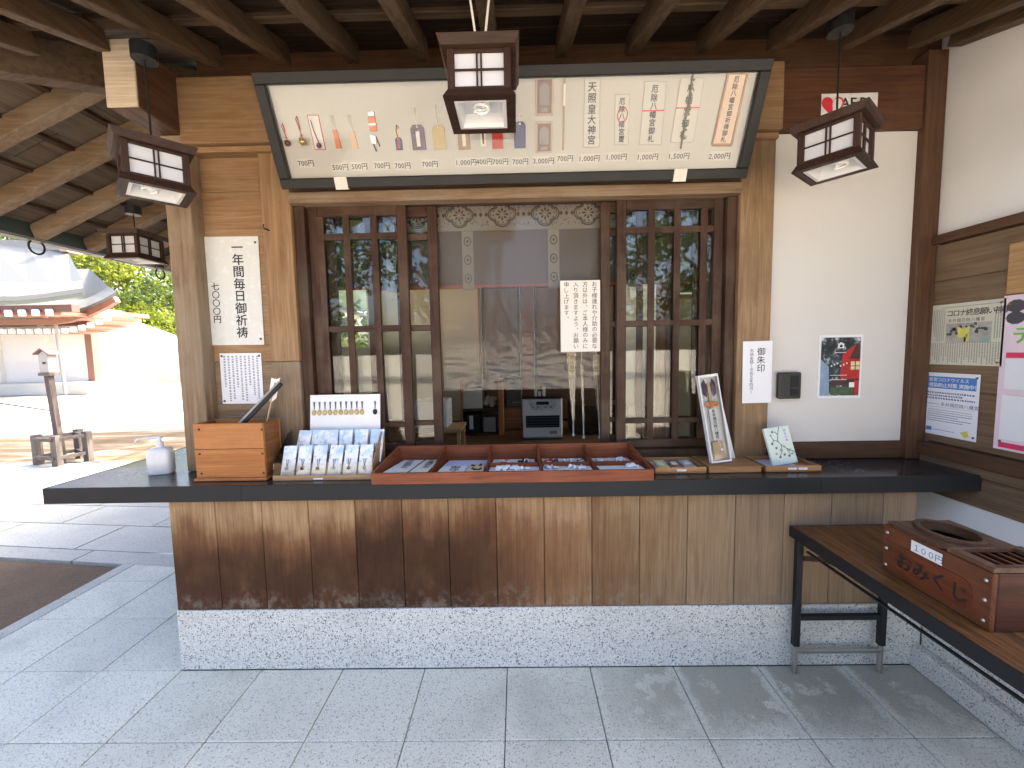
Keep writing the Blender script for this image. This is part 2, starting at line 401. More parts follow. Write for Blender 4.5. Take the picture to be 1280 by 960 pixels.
# ------------------------------------------------------------------ lettering (the built-in font)
_fc = bpy.data.curves.new('lettering', 'FONT'); _fo = bpy.data.objects.new('lettering', _fc); COL.objects.link(_fo); _fc.resolution_u = 2
GL = {}
def glyph(ch, bold=0):
    if (ch, bold) in GL: return GL[(ch, bold)]
    _fc.body = ch; _fc.offset = bold; dg = bpy.context.evaluated_depsgraph_get(); dg.update()
    me = bpy.data.meshes.new_from_object(_fo.evaluated_get(dg))
    vs = [(q.co.x, q.co.y) for q in me.vertices]; fs = [list(p.vertices) for p in me.polygons]; bpy.data.meshes.remove(me)
    GL[(ch, bold)] = (vs, fs); return GL[(ch, bold)]
def tx(mb, text, x, y, size, z=.0015, vertical=False, mi=1, bold=0, pitch=1.0, center=False, slant=0):
    """horizontal: (x,y) left end of baseline; vertical: (x,y) top centre of the column"""
    if bold:
        for k, (ax, ay) in enumerate(((1, 0), (-1, .6), (0, -1))):
            tx(mb, text, x+ax*bold*size*.6, y+ay*bold*size*.6, size, z+k*.00008, vertical, mi, 0, pitch, center, slant)
        return
    old = mb.m; mb.m = mi; cx = 0
    if center and not vertical:
        wid = sum(size*pitch*(1 if ord(c) > 255 else (.32 if c in ' ,.' else .6)) for c in text); cx = -wid/2
    for i, ch in enumerate(text):
        if vertical:
            if ch == ' ': continue
            vs, fs = glyph(ch, bold)
            if vs:
                mx = (min(p[0] for p in vs)+max(p[0] for p in vs))/2; my = (min(p[1] for p in vs)+max(p[1] for p in vs))/2
                if ch in '、。': ox, oy = size*.28-mx*size, size*.2-my*size
                else: ox, oy = -mx*size, -my*size
                yy = y-(i+.5)*size*pitch
                mb.add([(x+ox+p[0]*size+slant*(p[1]-my)*size, yy+oy+p[1]*size, z) for p in vs], fs)
        else:
            adv = 1 if ord(ch) > 255 else (.32 if ch in ' ,.' else .6)
            if ch != ' ':
                vs, fs = glyph(ch, bold); mb.add([(x+cx+p[0]*size, y+p[1]*size, z) for p in vs], fs)
            cx += size*adv*pitch
    mb.m = old
def scribble(mb, x0, x1, y0, y1, n, vertical, mi=1, z=.0015, fill=.45, seed=1):
    """lines of print too small to read: rows of tiny marks"""
    rr = random.Random(seed); old = mb.m; mb.m = mi
    for i in range(n):
        if vertical:
            c = x1-(i+.5)*(x1-x0)/n; wd = (x1-x0)/n*fill; p = y1; lim = y0+(y1-y0)*(rr.random()*.35 if rr.random() < .35 else 0)
            while p > lim:
                L = wd*rr.uniform(.5, 1.0); mb.quad((c-wd/2*rr.uniform(.6, 1), p, z), (c-wd/2, p-L, z), (c+wd/2, p-L, z), (c+wd/2*rr.uniform(.6, 1), p, z)); p -= L*1.55
        else:
            c = y1-(i+.5)*(y1-y0)/n; wd = (y1-y0)/n*fill; p = x0; lim = x1-(x1-x0)*(rr.random()*.4 if rr.random() < .35 else 0)
            while p < lim:
                L = wd*rr.uniform(.5, 1.1); mb.quad((p, c+wd/2, z), (p, c-wd/2*rr.uniform(.5, 1), z), (p+L, c-wd/2, z), (p+L, c+wd/2*rr.uniform(.5, 1), z)); p += L*1.5
    mb.m = old
def sheet(mb, w, h, z0=0, z1=.0012, curl=0.004, n=6):
    """a sheet of paper, very slightly bowed, in local x right / y up / z to viewer"""
    vs = []
    for k in range(n+1):
        for j in (0, 1):
            vs.append((w*j, h*k/n, z1))
    mb.add(vs, [(2*k, 2*k+1, 2*k+3, 2*k+2) for k in range(n)]); mb.box(0, w, 0, h, z0, z1-.0003)
def sheet(mb, w, h):
    mb.box(0, w, 0, h, 0, .0012)

# ================================================================== GROUND
g = MB(); g.box(-400, 400, -400, 400, -1.0, -.03); struct('ground', g, M_SAND, 'pale sandy courtyard ground')
XP = -1.6729                                         # left end of the counter plinth = a floor joint
g = MB(); g.box(XP-1.24, 2.3, -2.9, 1.3, -.2, -.012)
floor_o = struct('porch_floor', g, plain('grey_grout', (.13, .13, .125), .9), 'granite tiled porch floor')
proto = {}
def slab(parent, x0, x1, y0, y1, mat, gap=.004, dz=0):
    wq, hq = round(x1-x0, 4), round(y1-y0, 4); k = (wq, hq, mat.name)
    if k not in proto:
        q = MB(); q.box(-wq/2+gap/2, wq/2-gap/2, -hq/2+gap/2, hq/2-gap/2, -.03, 0, .0025); proto[k] = q.mesh('slab', mat, Matrix.Identity(4))
    o = bpy.data.objects.new('slab', proto[k]); COL.objects.link(o); o.parent = parent; o.location = ((x0+x1)/2, (y0+y1)/2, dz); return o
rows = [(-.3734-.4*(k+1), -.3734-.4*k) for k in range(5)]
for k in range(-3, 9):
    x0 = XP+.4*k
    for (a, b) in rows+[(-.3734, 0)]:
        slab(floor_o, x0, x0+.4, a, b, M_FLOOR, dz=random.uniform(-.0008, .0008))
for k in range(-3, 0):
    for r in range(3): slab(floor_o, XP+.4*k, XP+.4*k+.4, .4*r, .4*r+.4, M_FLOOR)
def dapple():  # dappled tree shade painted into the sand colour as tan streaks
    nb = NB('dappled_shade_sand'); v = nb.coord((.5, 3.2, 1), 'Pos', rnd=False); n1 = nb.noise(v, .9, 5, .6, .6); n2 = nb.noise(nb.coord((1, 1, 1), 'Pos', rnd=False), 35, 4, .7)
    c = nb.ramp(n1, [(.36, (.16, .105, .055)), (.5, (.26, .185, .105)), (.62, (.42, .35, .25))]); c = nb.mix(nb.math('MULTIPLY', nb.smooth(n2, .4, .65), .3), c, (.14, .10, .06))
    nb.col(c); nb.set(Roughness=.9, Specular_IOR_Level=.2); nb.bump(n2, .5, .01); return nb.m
g = MB(); g.prism([(-16, 4.2, -.2), (-1.75, 3.95, -.2), (-1.75, 7.4, -.2), (-8.5, 6.6, -.2), (-16, 5.6, -.2)], (0, 0, .178)); struct('shade_strip', g, dapple(), 'sand strip with dappled tree shade painted in, between the slab path and the pale sand')
# narrow kerb strip round the earth bed
for r in range(6): slab(floor_o, XP-1.2-.10, XP-1.2, -2.4+.6*r, -1.8+.6*r, M_PATH)
g = MB(); g.prism([(-9, 1.72, -.2), (-9, -6, -.2), (-2.972, -6, -.2), (-2.972, 1.0, -.2)], (0, 0, .192)); struct('earth_bed', g, M_EARTH, 'brown bare earth bed beside the paving')
# path of larger slabs, running a little askew to the porch
SK = -.118
g = MB(); g.prism([(-14, 1.05+SK*-11.1, -.2), (XP, .9, -.2), (XP, 4.02, -.2), (-14, 4.3, -.2)], (0, 0, .186))
path_o = struct('stone_path', g, MATS['grey_grout'], 'pale granite slab path along the courtyard')
ys = [1.02, 1.2, 1.66, 2.12, 2.58, 3.04, 3.5, 3.9]
for r in range(len(ys)-1):
    x = -14+random.uniform(0, .9)
    while x < XP+.3:
        L = random.choice((.85, .95, .95, 1.05)); a, b = x, min(x+L, XP+.35)
        q = MB(); gp = .004
        sk = lambda xx, yy: (xx, yy+SK*(xx+2.91)*(1-(yy-1.02)/3.6), -.04)
        gp = .007; q.prism([sk(a+gp, ys[r]+gp), sk(b-gp, ys[r]+gp), sk(b-gp, ys[r+1]-gp), sk(a+gp, ys[r+1]-gp)], (0, 0, .04+random.uniform(-.001, .001)))
        o = bpy.data.objects.new('slab', q.mesh('slab', M_PATH, Matrix.Identity(4))); COL.objects.link(o); o.parent = path_o
        x += L

# ================================================================== COUNTER
ZB, ZT, HP = .856, .930, .304
ct = thing('service_counter', 'long counter with black top, stained plank front and granite plinth', 'counter', (0, .1, 0))
q = MB(); q.box(XP, 1.8995, -.004, .28, 0, HP, .006); q.box(XP, XP+.25, .29, 3.2, 0, HP); part(ct, 'plinth', q, M_GRAN)
us = [219, 268, 326, 385, 443, 502, 560, 620, 680, 740, 800, 860, 920, 981, 1040, 1105, 1146]
px = [atY(u, 640, 0).x for u in us]; px[0] = XP+.004
for a, b in zip(px[:-1], px[1:]):
    q = MB(); q.box(a+.0012, b-.0012, .002+random.uniform(0, .0015), .03, HP+.003, ZB-.002, .0025); part(ct, 'plank', q, M_PLANK)
q = MB(); q.box(XP+.01, 1.846, .031, .27, HP+.001, ZB-.003); q.box(XP+.006, XP+.03, .28, 3.2, HP+.001, ZB-.003); part(ct, 'carcass', q, brown('z'))
q = MB(); q.prism([(-2.222, -.022, ZB+.004), (2.104, -.022, ZB+.004), (2.104, .345, ZB+.004), (-1.742, .345, ZB+.004), (-1.742, 3.2, ZB+.004), (-2.222, 3.2, ZB+.004)], (0, 0, ZT-ZB-.004)); part(ct, 'countertop', q, M_TOP)
e1, e2 = atY(302, 615, -.03).x, atY(1027, 605, -.03).x
for a, b in ((-2.23, e1), (e1, e2), (e2, 2.107)):
    q = MB(); q.box(a+.0006, b-.0006, -.0305, -.0225, ZB, ZT+.001, .001); part(ct, 'edge_band', q, M_LIP)
q = MB(); q.box(-2.23, -2.2225, -.022, 3.2, ZB, ZT+.001, .001); part(ct, 'edge_band', q, M_LIP)

# ================================================================== OFFICE FACADE
of = thing('shrine_office', 'timber shrine office front with honey coloured boards and white plaster', 'building', (0, .3, 0))
def P(name, x0, x1, y0, y1, z0, z1, mat, b=.003, label=None):
    q = MB(); q.box(x0, x1, y0, y1, z0, z1, b); return part(of, name, q, mat, label)
# left column on the counter, boards, inner post
P('column', -1.738, -1.612, .21, .335, ZT+.002, 2.62, grey('z'), .004)
zs = [ZT+.003, 1.50, 2.376, 2.545]
for a, b in zip(zs[:-1], zs[1:]):
    P('wall_board', -1.612, -1.285, .292, .315, a+.001, b-.001, honey('x') if a > 1.4 else grey('x'), .002)
P('post', -1.285, -1.135, .252, .345, 1.50, 2.545, honey('z'), .003)
P('post', -1.285, -1.135, .2535, .345, ZT+.002, 1.498, grey('z'), .003)
P('lintel_beam', -1.635, 1.3, .205, .34, 2.575, 2.885, honey('x'), .004)
P('ledge_rail', -1.612, 1.3, .232, .34, 2.546, 2.573, honey('x'), .003)
P('sill_beam', -1.134, 1.128, .235, .302, 2.292, 2.345, grey('x'), .003)
P('head_board', -1.134, 1.128, .262, .37, 2.346, 2.545, brown('x'), .003)
P('post', 1.129, 1.297, .25, .35, ZT+.002, 2.545, wood('weathered_post_wood', (.27, .175, .09), (.17, .10, .05), 'z', .6, weather=(.16, .10, .055), wamt=.6), .003)
P('jamb', -1.134, -1.079, .275, .36, ZT+.002, 2.2905, dark('z')); P('jamb', 1.078, 1.128, .275, .36, ZT+.002, 2.2905, dark('z'))
P('track_head', -1.134, 1.128, .303, .37, 2.3015, 2.345, brown('x')); P('window_sill', -1.078, 1.077, .262, .39, ZT+.002, 1.0, dark('x'))
P('plaster_panel', 1.298, 2.03, .292, .33, 1.022, 2.592, M_PLASTER, .002)
P('sill_board', 1.298, 2.03, .278, .34, ZT+.002, 1.020, brown('x')); P('board_panel', 1.298, 2.03, .27, .33, 2.594, 2.89, wood('upper_board_wood', (.10, .042, .02), (.065, .027, .013), 'x', .55, weather=(.13, .065, .035), wamt=.4))
P('corner_post', 2.022, 2.119, .255, .36, ZT+.002, 2.95, brown('z'))
P('bracket_beam', -1.765, -1.63, -.012, .6, 2.622, 2.90, brown('y'), .006)
P('beam_end', -1.766, -1.629, -.022, -.0125, 2.6215, 2.90, wood('pale_beam_end', (.60, .49, .36), (.48, .38, .26), 'x', .6, weather=(.62, .54, .42), wamt=.5), .006)
P('side_beam', -1.76, -1.64, .60, 4.2, 2.70, 2.9, grey('y')); P('beam_infill', -1.628, 2.6, .345, .40, 2.89, 3.3, brown('x'))
# left side wall and back of the office, opening added to light the room
P('side_wall', -1.73, -1.64, .336, .75, ZT+.003, 2.7, M_PLASTER); P('side_wall', -1.73, -1.64, .75, 2.9, ZT+.003, 1.6, M_PLASTER)
P('side_wall', -1.73, -1.64, .75, 2.9, 2.45, 2.7, M_PLASTER); P('side_wall', -1.73, -1.64, 2.9, 4.2, .0, 2.7, M_PLASTER)
P('back_wall', -1.7, 6, 4.2, 4.3, 0, 3.9, M_PLASTERW); P('room_ceiling', -1.63, 2.6, .41, 4.2, 2.62, 2.66, brown('x'))
P('partition_wall', 2.5, 2.56, .5, 1.75, 0, 2.62, M_PLASTER); P('partition_wall', 2.5, 2.56, 1.75, 4.2, 0, 1.3, M_PLASTER)  # low second length leaves an added, unseen gap for daylight
# hook on the left post
q = MB(); pk = atY(336, 288, .25); q.tube([(pk.x, .252, pk.z), (pk.x, .225, pk.z), (pk.x, .212, pk.z-.004), (pk.x, .207, pk.z+.006), (pk.x, .209, pk.z+.018)], .0035, 6); part(of, 'hook', q, M_IRON)

# ---- sliding lattice windows
def sash(label, x0, x1, y, bars, lower=True):
    t = thing('lattice_window', label, 'window', ((x0+x1)/2, y, 1.0), group='sliding lattice windows above the counter')
    z0, z1 = 1.001, 2.300; sw = .05
    D = dark('z'); DX = dark('x')
    for a in (x0, x1-sw):
        q = MB(); q.box(a, a+sw, y, y+.032, z0, z1, .003); part(t, 'stile', q, D)
    zr = [(z0, z0+.045), (1.133, 1.160), (1.650, 1.680), (2.128, 2.160), (z1-.055, z1)]
    for i, (a, b) in enumerate(zr):
        q = MB(); q.box(x0+sw, x1-sw, y+.003, y+.029, a, b, .002); part(t, 'rail', q, DX)
    for bx in bars:
        for (a, b) in zip(zr[:-1], zr[1:]):
            pass
        q = MB(); q.box(bx-.017, bx+.017, y+.0005, y+.0025, z0+.046, z1-.056); q.box(bx-.0165, bx+.0165, y+.0026, y+.014, z0+.046, z1-.056, .002); part(t, 'bar', q, D)
    xs = [x0+sw]+list(bars)+[x1-sw]
    for (c, d) in zip(xs[:-1], xs[1:]):
        for (a, b) in zip(zr[:-1], zr[1:]):
            q = MB(); q.box(c+.002, d-.002, y+.0165, y+.0195, a[1] if isinstance(a, tuple) else a, b[0]); part(t, 'pane', q, M_GLASS)
    return t
def XW(u, y, v=360): return atY(u, v, y).x
ya, yb = .3045, .340
A0, A1 = XW(377, ya, 400)+.0, XW(512, ya, 400)
sash('left front lattice window with four columns of panes', -1.076, A1, ya, [XW(u, ya, 400) for u in (406, 438, 472)])
sash('lattice window half slid behind the left front one', -1.02, XW(548, yb), yb, [XW(u, yb) for u in (418, 463, 500)])
sash('right front lattice window with four columns of panes', XW(771, ya), 1.076, ya, [XW(u, ya) for u in (814, 846, 879)])
sash('lattice window half slid behind the right front one', XW(751, yb), 1.03, yb, [XW(u, yb) for u in (800, 838, 870)])

# ================================================================== SIDE WALL (right)
XW2 = 2.12
sw_ = thing('side_wall', 'right hand side wall with white plaster above weathered boards', 'wall', (XW2, -1, 0))
def S(name, x0, x1, y0, y1, z0, z1, mat, b=.003):
    q = MB(); q.box(x0, x1, y0, y1, z0, z1, b); return part(sw_, name, q, mat)
YF = -.95
q = MB(); q.prism([(XW2+.004, YF, 2.066), (XW2+.004, .30, 2.066), (XW2+.004, .30, 2.92+.33*.1+.10), (XW2+.004, YF, 2.92+.33*(YF-.2)+.10)], (.146, 0, 0)); part(sw_, 'plaster_panel', q, M_PLASTERW)
S('rail', XW2-.035, XW2+.10, YF, .254, 2.022, 2.064, brown('y'))
for a, b in ((1.03, 1.30), (1.30, 1.60), (1.60, 1.84), (1.84, 2.02)): S('wall_board', XW2+random.uniform(0, .003), XW2+.1, YF, .28, a+.001, b-.001, panelw('y'), .003)
S('rail', XW2-.045, XW2+.10, YF, .254, .965, 1.028, brown('y')); S('rail', XW2-.03, XW2+.10, YF, .254, .918, .962, panelw('y'))
S('lower_beam', XW2-.02, XW2+.10, YF, .30, .775, .915, panelw('y'))
S('plaster_panel', XW2-.01, XW2+.12, YF, .30, .30, .773, M_PLASTERW, .002)
S('plinth', 1.90, 2.25, YF, -.0005, 0, .298, M_GRAN, .005); S('plinth_step', 1.852, 1.899, YF, -.001, 0, .105, M_GRAN, .005)
S('end_wall', XW2+.151, XW2+.30, YF-.05, .3, 0, 2.5, M_PLASTERW)
# plain lighter board hung on the wall
q = MB(); c = atX(1266, 305, XW2); q.box(XW2-.014, XW2-.001, -.75, c.y, 1.735, c.z, .002); solo('plywood_board', 'plain tan plywood board fixed high on the right wall', 'board', q, wood('plywood', (.42, .26, .12), (.36, .2, .085), 'y', .5), (XW2-.01, -.4, 1.74))

# ================================================================== ROOF
rf = thing('porch_roof', 'low hipped timber roof with exposed dark rafters over the counter', 'roof', (0, 0, 2.4))
EV = -.85                    # front edge of the eave
def zf(y): return 2.92+.33*(y-.2)
def zl(x): return 2.38+.44*(x+3.35)
def yh(x): return .2+(zl(x)-2.92)/.33
def xh(y): return -3.35+(zf(y)-2.38)/.44
u0 = [192, 320, 466, 606, 724, 846, 955, 1072, 1171, 1258]
xs = [hit(u, 0, (0, .2, 2.92), (0, -.33, 1)).x for u in u0]
XS0, DX = xs[4], (xs[-1]-xs[0])/9
RH, RW = .085, .058
for k in range(-9, 8):
    x = XS0+DX*k
    if x > 2.1: break
    ye = .0 if x < -1.5 else .206
    ye = min(ye, yh(x)-.05)
    if x < -1.5 and x > -1.9: ye = -.022
    if ye < EV: continue
    q = MB(); q.beam((x, EV, zf(EV)), (x, ye, zf(ye)), RW, RH); part(rf, 'rafter', q, raft('y'))
x = 2.08; q = MB(); q.beam((x, EV, zf(EV)), (x, .2, zf(.2)), .07, RH); part(rf, 'rafter', q, raft('y'))
for k in range(-2, 10):
    y = .0+.351*k; xe = min(xh(y)-.05, -1.70)
    q = MB(); q.beam((-3.35, y, zl(-3.35)), (xe, y, zl(xe)), RW+.014, RH+.01); part(rf, 'rafter', q, grey('x'))
hx0, hx1 = -3.35, -1.80
q = MB(); hx0 = xh(EV); q.beam((hx0, yh(hx0), zl(hx0)-.07), (hx1, yh(hx1), zl(hx1)-.07), .09, .17); part(rf, 'hip_rafter', q, raft('x'))
for k in range(7):
    y = -.07-.25*k
    if y < EV: break
    xa = -3.35+(zf(y)-2.38)/.44
    q = MB(); q.beam((xa, y, zf(y)+RH+.001), (2.12, y, zf(y)+RH+.001), .04, .024); part(rf, 'batten', q, raft('x'))
for k in range(6):
    x = -3.2+.27*k; ya_ = max(EV, yh(x))
    q = MB(); q.beam((x, ya_, zl(x)+RH+.011), (x, 4.2, zl(x)+RH+.011), .045, .02); part(rf, 'batten', q, dark('y'))
# boards: lengthwise planks above the battens
k = 0; y = EV-.02
while y < .45:
    y1 = min(y+.25, .45); xa = -3.35+(zf((y+y1)/2)-2.38)/.44
    q = MB(); h = RH+.026
    q.prism([(xa, y+.003, zf(y)+h), (2.45, y+.003, zf(y)+h), (2.45, y1-.003, zf(y1)+h), (xa, y1-.003, zf(y1)+h)], (0, 0, .015)); part(rf, 'roof_board', q, wood('dark_roof_board', (.06, .033, .018), (.034, .018, .01), 'x', .65)); y = y1
bdm = wood('eave_board', (.16, .12, .082), (.115, .082, .054), 'y', .68, weather=(.18, .145, .11), wamt=.5)
x = -3.42
while x < -1.6:
    x1 = x+.27; h = RH+.032; ya_ = max(EV, yh(min(x1, -1.6))-.05); yy = ya_
    while yy < 4.2:
        y2 = min(yy+1.05, 4.2)
        q = MB(); q.prism([(x+.003, yy+.003, zl(x)+h), (x1-.003, yy+.003, zl(x1)+h), (x1-.003, y2-.003, zl(x1)+h), (x+.003, y2-.003, zl(x)+h)], (0, 0, .015)); part(rf, 'roof_board', q, bdm); yy = y2
    x = x1
# weathering skin (copper) above: front, left and back slopes
h = RH+.055; RM = plain('green_copper', (.16, .25, .2), .55, metal=.2, var=.15)
Yr, Xr = 3.0, -3.35+(zf(3.0)-2.38)/.44; Xe = xh(EV-.06)
q = MB(); q.prism([(Xe, EV-.06, zf(EV-.06)+h), (6, EV-.06, zf(EV-.06)+h), (6, Yr, zf(Yr)+h), (Xr, Yr, zf(Yr)+h)], (0, 0, .06))
q.prism([(-3.46, EV-.06, zl(-3.46)+h+.002), (Xe, EV-.06, zl(Xe)+h+.002), (Xr, Yr, zf(Yr)+h+.002), (-3.46, 7.5, zl(-3.46)+h+.002)], (0, 0, .06))
q.prism([(Xr, Yr, zf(Yr)+h+.004), (6, Yr, zf(Yr)+h+.004), (6, 7.5, zf(-1.5)+h+.004), (-3.46, 7.5, zf(-1.5)+h+.004)], (0, 0, .06)); part(rf, 'roof_covering', q, RM)
q = MB(); q.box(-3.50, -3.40, EV, 7.5, 2.378, 2.43, .01); part(rf, 'gutter', q, plain('dark_gutter', (.09, .095, .085), .45))
q = MB(); q.box(-3.395, -3.375, EV, 4.2, 2.385, 2.50); part(rf, 'fascia_board', q, plain('dark_green_fascia', (.03, .045, .038), .6))
for (u, v) in ((45, 301), (201, 378-28)):
    p = atX(u, v, -3.45)
    q = MB(); q.tube([(-3.45, p.y+.05*math.cos(a), 2.372-.03+.05*math.sin(a)) for a in [PI*2*i/16 for i in range(17)]], .007, 6); part(rf, 'gutter_ring', q, M_IRON)

# ================================================================== LANTERNS
LS = .92
def lantern(label, loc, rz, cordlen, rope=False):
    t = thing('hanging_lantern', label, 'lantern', loc, rz, 'hanging lanterns under the roof'); L = loc
    Mx = Matrix.Translation(loc) @ Matrix.Rotation(rz, 4, 'Z') @ Matrix.Diagonal((LS, LS, LS*.92, 1))
    W = lant('x'); WZ = lant('z')
    def mb(): return MB(Mx)
    def frus(q, w0, w1, z0, z1, inner=None):
        a = [(sx*w0, sy*w0, z0) for sx, sy in ((-1, -1), (1, -1), (1, 1), (-1, 1))]; b = [(sx*w1, sy*w1, z1) for sx, sy in ((-1, -1), (1, -1), (1, 1), (-1, 1))]
        if inner is None: q.add(a+b, [(3, 2, 1, 0), (4, 5, 6, 7)]+[(i, (i+1) % 4, 4+(i+1) % 4, 4+i) for i in range(4)])
        else:
            c = [(sx*inner, sy*inner, z0) for sx, sy in ((-1, -1), (1, -1), (1, 1), (-1, 1))]; d = [(sx*inner, sy*inner, z1) for sx, sy in ((-1, -1), (1, -1), (1, 1), (-1, 1))]
            V = a+b+c+d
            for i in range(4):
                j = (i+1) % 4; q.add(V, [(i, j, 4+j, 4+i), (8+j, 8+i, 12+i, 12+j), (4+i, 4+j, 12+j, 12+i), (j, i, 8+i, 8+j)])
    q = mb(); frus(q, .130, .143, .182, .214); part(t, 'roof_plate', q, W)
    q = mb(); frus(q, .128, .112, 0, .034, .094); part(t, 'base_frame', q, W)
    for sx in (-1, 1):
        for sy in (-1, 1):
            q = mb(); q.box(sx*.1-.012, sx*.1+.012, sy*.1-.012, sy*.1+.012, .0345, .1815, .002); part(t, 'corner_post', q, WZ)
    for r in range(4):
        q = mb(); q.M = Mx @ Matrix.Rotation(r*PI/2, 4, 'Z'); q.box(-.087, .087, -.096, -.093, .036, .18); pp = part(t, 'shade_panel', q, plain('white_acrylic', (.58, .58, .6), .35, var=.01))
        for (a, b, c, d, yy) in ((-.0105, -.0045, .036, .18, -.1045), (.0045, .0105, .036, .18, -.1045), (-.0875, .0875, .104, .110, -.1075)):
            q = mb(); q.M = Mx @ Matrix.Rotation(r*PI/2, 4, 'Z'); q.box(a, b, yy, yy+.0075, c, d, .001); part(pp, 'lattice_bar', q, W)
        for (c, d) in ((.0346, .046), (.170, .1814)):
            q = mb(); q.M = Mx @ Matrix.Rotation(r*PI/2, 4, 'Z'); q.box(-.0878, .0878, -.107, -.097, c, d, .001); part(pp, 'lattice_bar', q, W)
    q = mb(); WR = plain('white_reflector', (.66, .66, .66), .4, var=.01)
    frus(q, .0935, .0935, .001, .006, .082)
    a = .082; b_ = .068
    V = [(-a, -a, .004), (a, -a, .004), (a, a, .004), (-a, a, .004), (-b_, -b_, .05), (b_, -b_, .05), (b_, b_, .05), (-b_, b_, .05)]
    q.add(V, [(0, 1, 5, 4), (1, 2, 6, 5), (2, 3, 7, 6), (3, 0, 4, 7), (4, 5, 6, 7)]); rp = part(t, 'reflector', q, WR)
    q = mb(); pts = [(.026*math.cos(a*.5), -.02+.026*math.sin(a*.5), .042-.0011*a) for a in range(0, 32)]; q.tube(pts, .0065, 6); part(rp, 'bulb', q, plain('lamp_tube', (.85, .85, .83), .25, var=.01))
    if rope:
        q = mb()
        for s in (-1, 1): q.tube([(s*.006, 0, .212), (s*.012, 0, .26), (s*.035, 0, .21+cordlen)], .005, 6)
        q.tube([(.01, -.008, .214), (.0, -.012, .235), (-.012, -.004, .25)], .005, 6); part(t, 'rope', q, M_CORD)
    else:
        q = mb(); q.tube([(0, 0, .213), (0, 0, .213+cordlen)], .004, 6); part(t, 'cord', q, M_IRON)
        q = mb(); q.cone((0, 0, .213+cordlen-.02), (0, 0, .213+cordlen+.045), .048, .048, 14); part(t, 'ceiling_mount', q, M_IRON)
    q = mb(); q.box(-.03, .03, -.03, .03, .2145, .222, .002); part(t, 'top_cap', q, W)
    return t
p = atY(599, 119, -.485)
lantern('dark lantern on white ropes in front of the price case', (p.x, -.37, p.z), 0, .24, True)
p = atY(195, 243, -.15)
lantern('dark lantern on a black cord left of the price case', tuple(p), math.radians(-43), .42)
p = atY(1043, 213, -.10)
lantern('dark lantern on a black cord in front of the white plaster', tuple(p), math.radians(38), .44)
p = atY(172, 327, .93)
lantern('dark lantern under the left eave, half behind the column', tuple(p), 0, .17)

# ================================================================== PRICE CASE (tilted glazed case above the window)
BY, BZ, TYc, TZc = .15, 2.325, -.04, 2.738
o = Vector((-1.117, BY, BZ)); UPV = Vector((0, TYc-BY, TZc-BZ)); CH = UPV.length; CW = 2.22
CM = frame(o, (1, 0, 0), UPV); CN = CM.to_3x3() @ Vector((0, 0, 1)); CI = CM.inverted()
def case_uv(u, v, d=-.02):
    p = CI @ hit(u, v, o+CN*d, CN); return p.x, p.y
dc = thing('display_case', 'long glazed price case in black frame tilted forward above the window', 'display case', tuple(o))
def cm(): return MB(CM)
fw = .045
for a in ((0, CW, 0, fw), (0, CW, CH-fw, CH)):
    q = cm(); q.box(a[0], a[1], a[2], a[3], -.055, 0, .004); part(dc, 'frame_rail', q, M_BLACKFRAME)
for a in ((0, fw), (CW-fw, CW)):
    q = cm(); q.box(a[0], a[1], fw+.0003, CH-fw-.0003, -.0552, -.0003, .003); part(dc, 'frame_stile', q, M_BLACKFRAME)
q = cm(); q.box(fw-.01, CW-fw+.01, fw-.01, CH-fw+.01, -.05, -.04); part(dc, 'back_panel', q, plain('case_backing', (.52, .51, .475), .7, var=.02))
q = cm(); q.box(fw-.008, CW-fw+.008, fw-.008, CH-fw+.008, -.016, -.013); part(dc, 'glass_pane', q, M_CASEGLASS)
for u, v in ((427, 231), (850, 219)):
    x, y = case_uv(u, v, 0); q = cm(); q.box(x-.03, x+.03, -.004, fw+.005, .0005, .004, .001); q.box(x-.03, x+.03, -.006, -.003, -.02, .004); part(dc, 'clip', q, plain('pale_metal_clip', (.6, .57, .5), .4))
PD = -.038                                            # items lie on the backing
labs = [(382, 204, '700円'), (425, 209, '500円'), (449, 208, '500円'), (477, 207, '700円'), (503, 207, '700円'), (537, 205, '700円'), (582, 203, '1,000円'), (605, 202, '400円'), (625, 202, '700円'), (650, 202, '700円'), (679, 201, '3,000円'), (706, 198, '700円'), (736, 198, '1,000円'), (770, 196, '1,000円'), (809, 196, '1,000円'), (848, 195, '1,500円'), (899, 195, '2,000円')]
for u, v, s in labs:
    x, y = case_uv(u, v, PD); q = cm(); ww = .098 if len(s) > 5 else .078
    q.box(x-ww/2, x+ww/2, y-.019, y+.019, -.0395, -.0375); tx(q, s, x, y-.011, .030, -.0373, center=True, pitch=.88, bold=.03); part(dc, 'price_label', q, [plain('label_card', (.6, .59, .55), .6, var=.01), M_INK])
GC = 'amulets pinned inside the price case'
def charm(name, label, fn, mats, cat='amulet'):
    q = cm(); fn(q); return solo(name, label, cat, q, mats, tuple(CM @ Vector((q_c(q)))), GC)
def q_c(q):
    s = Vector((0, 0, 0))
    for p in q.v: s += p
    return CI @ (s/len(q.v))
def cp(u, v): return case_uv(u, v, PD)
Z0 = -.0385
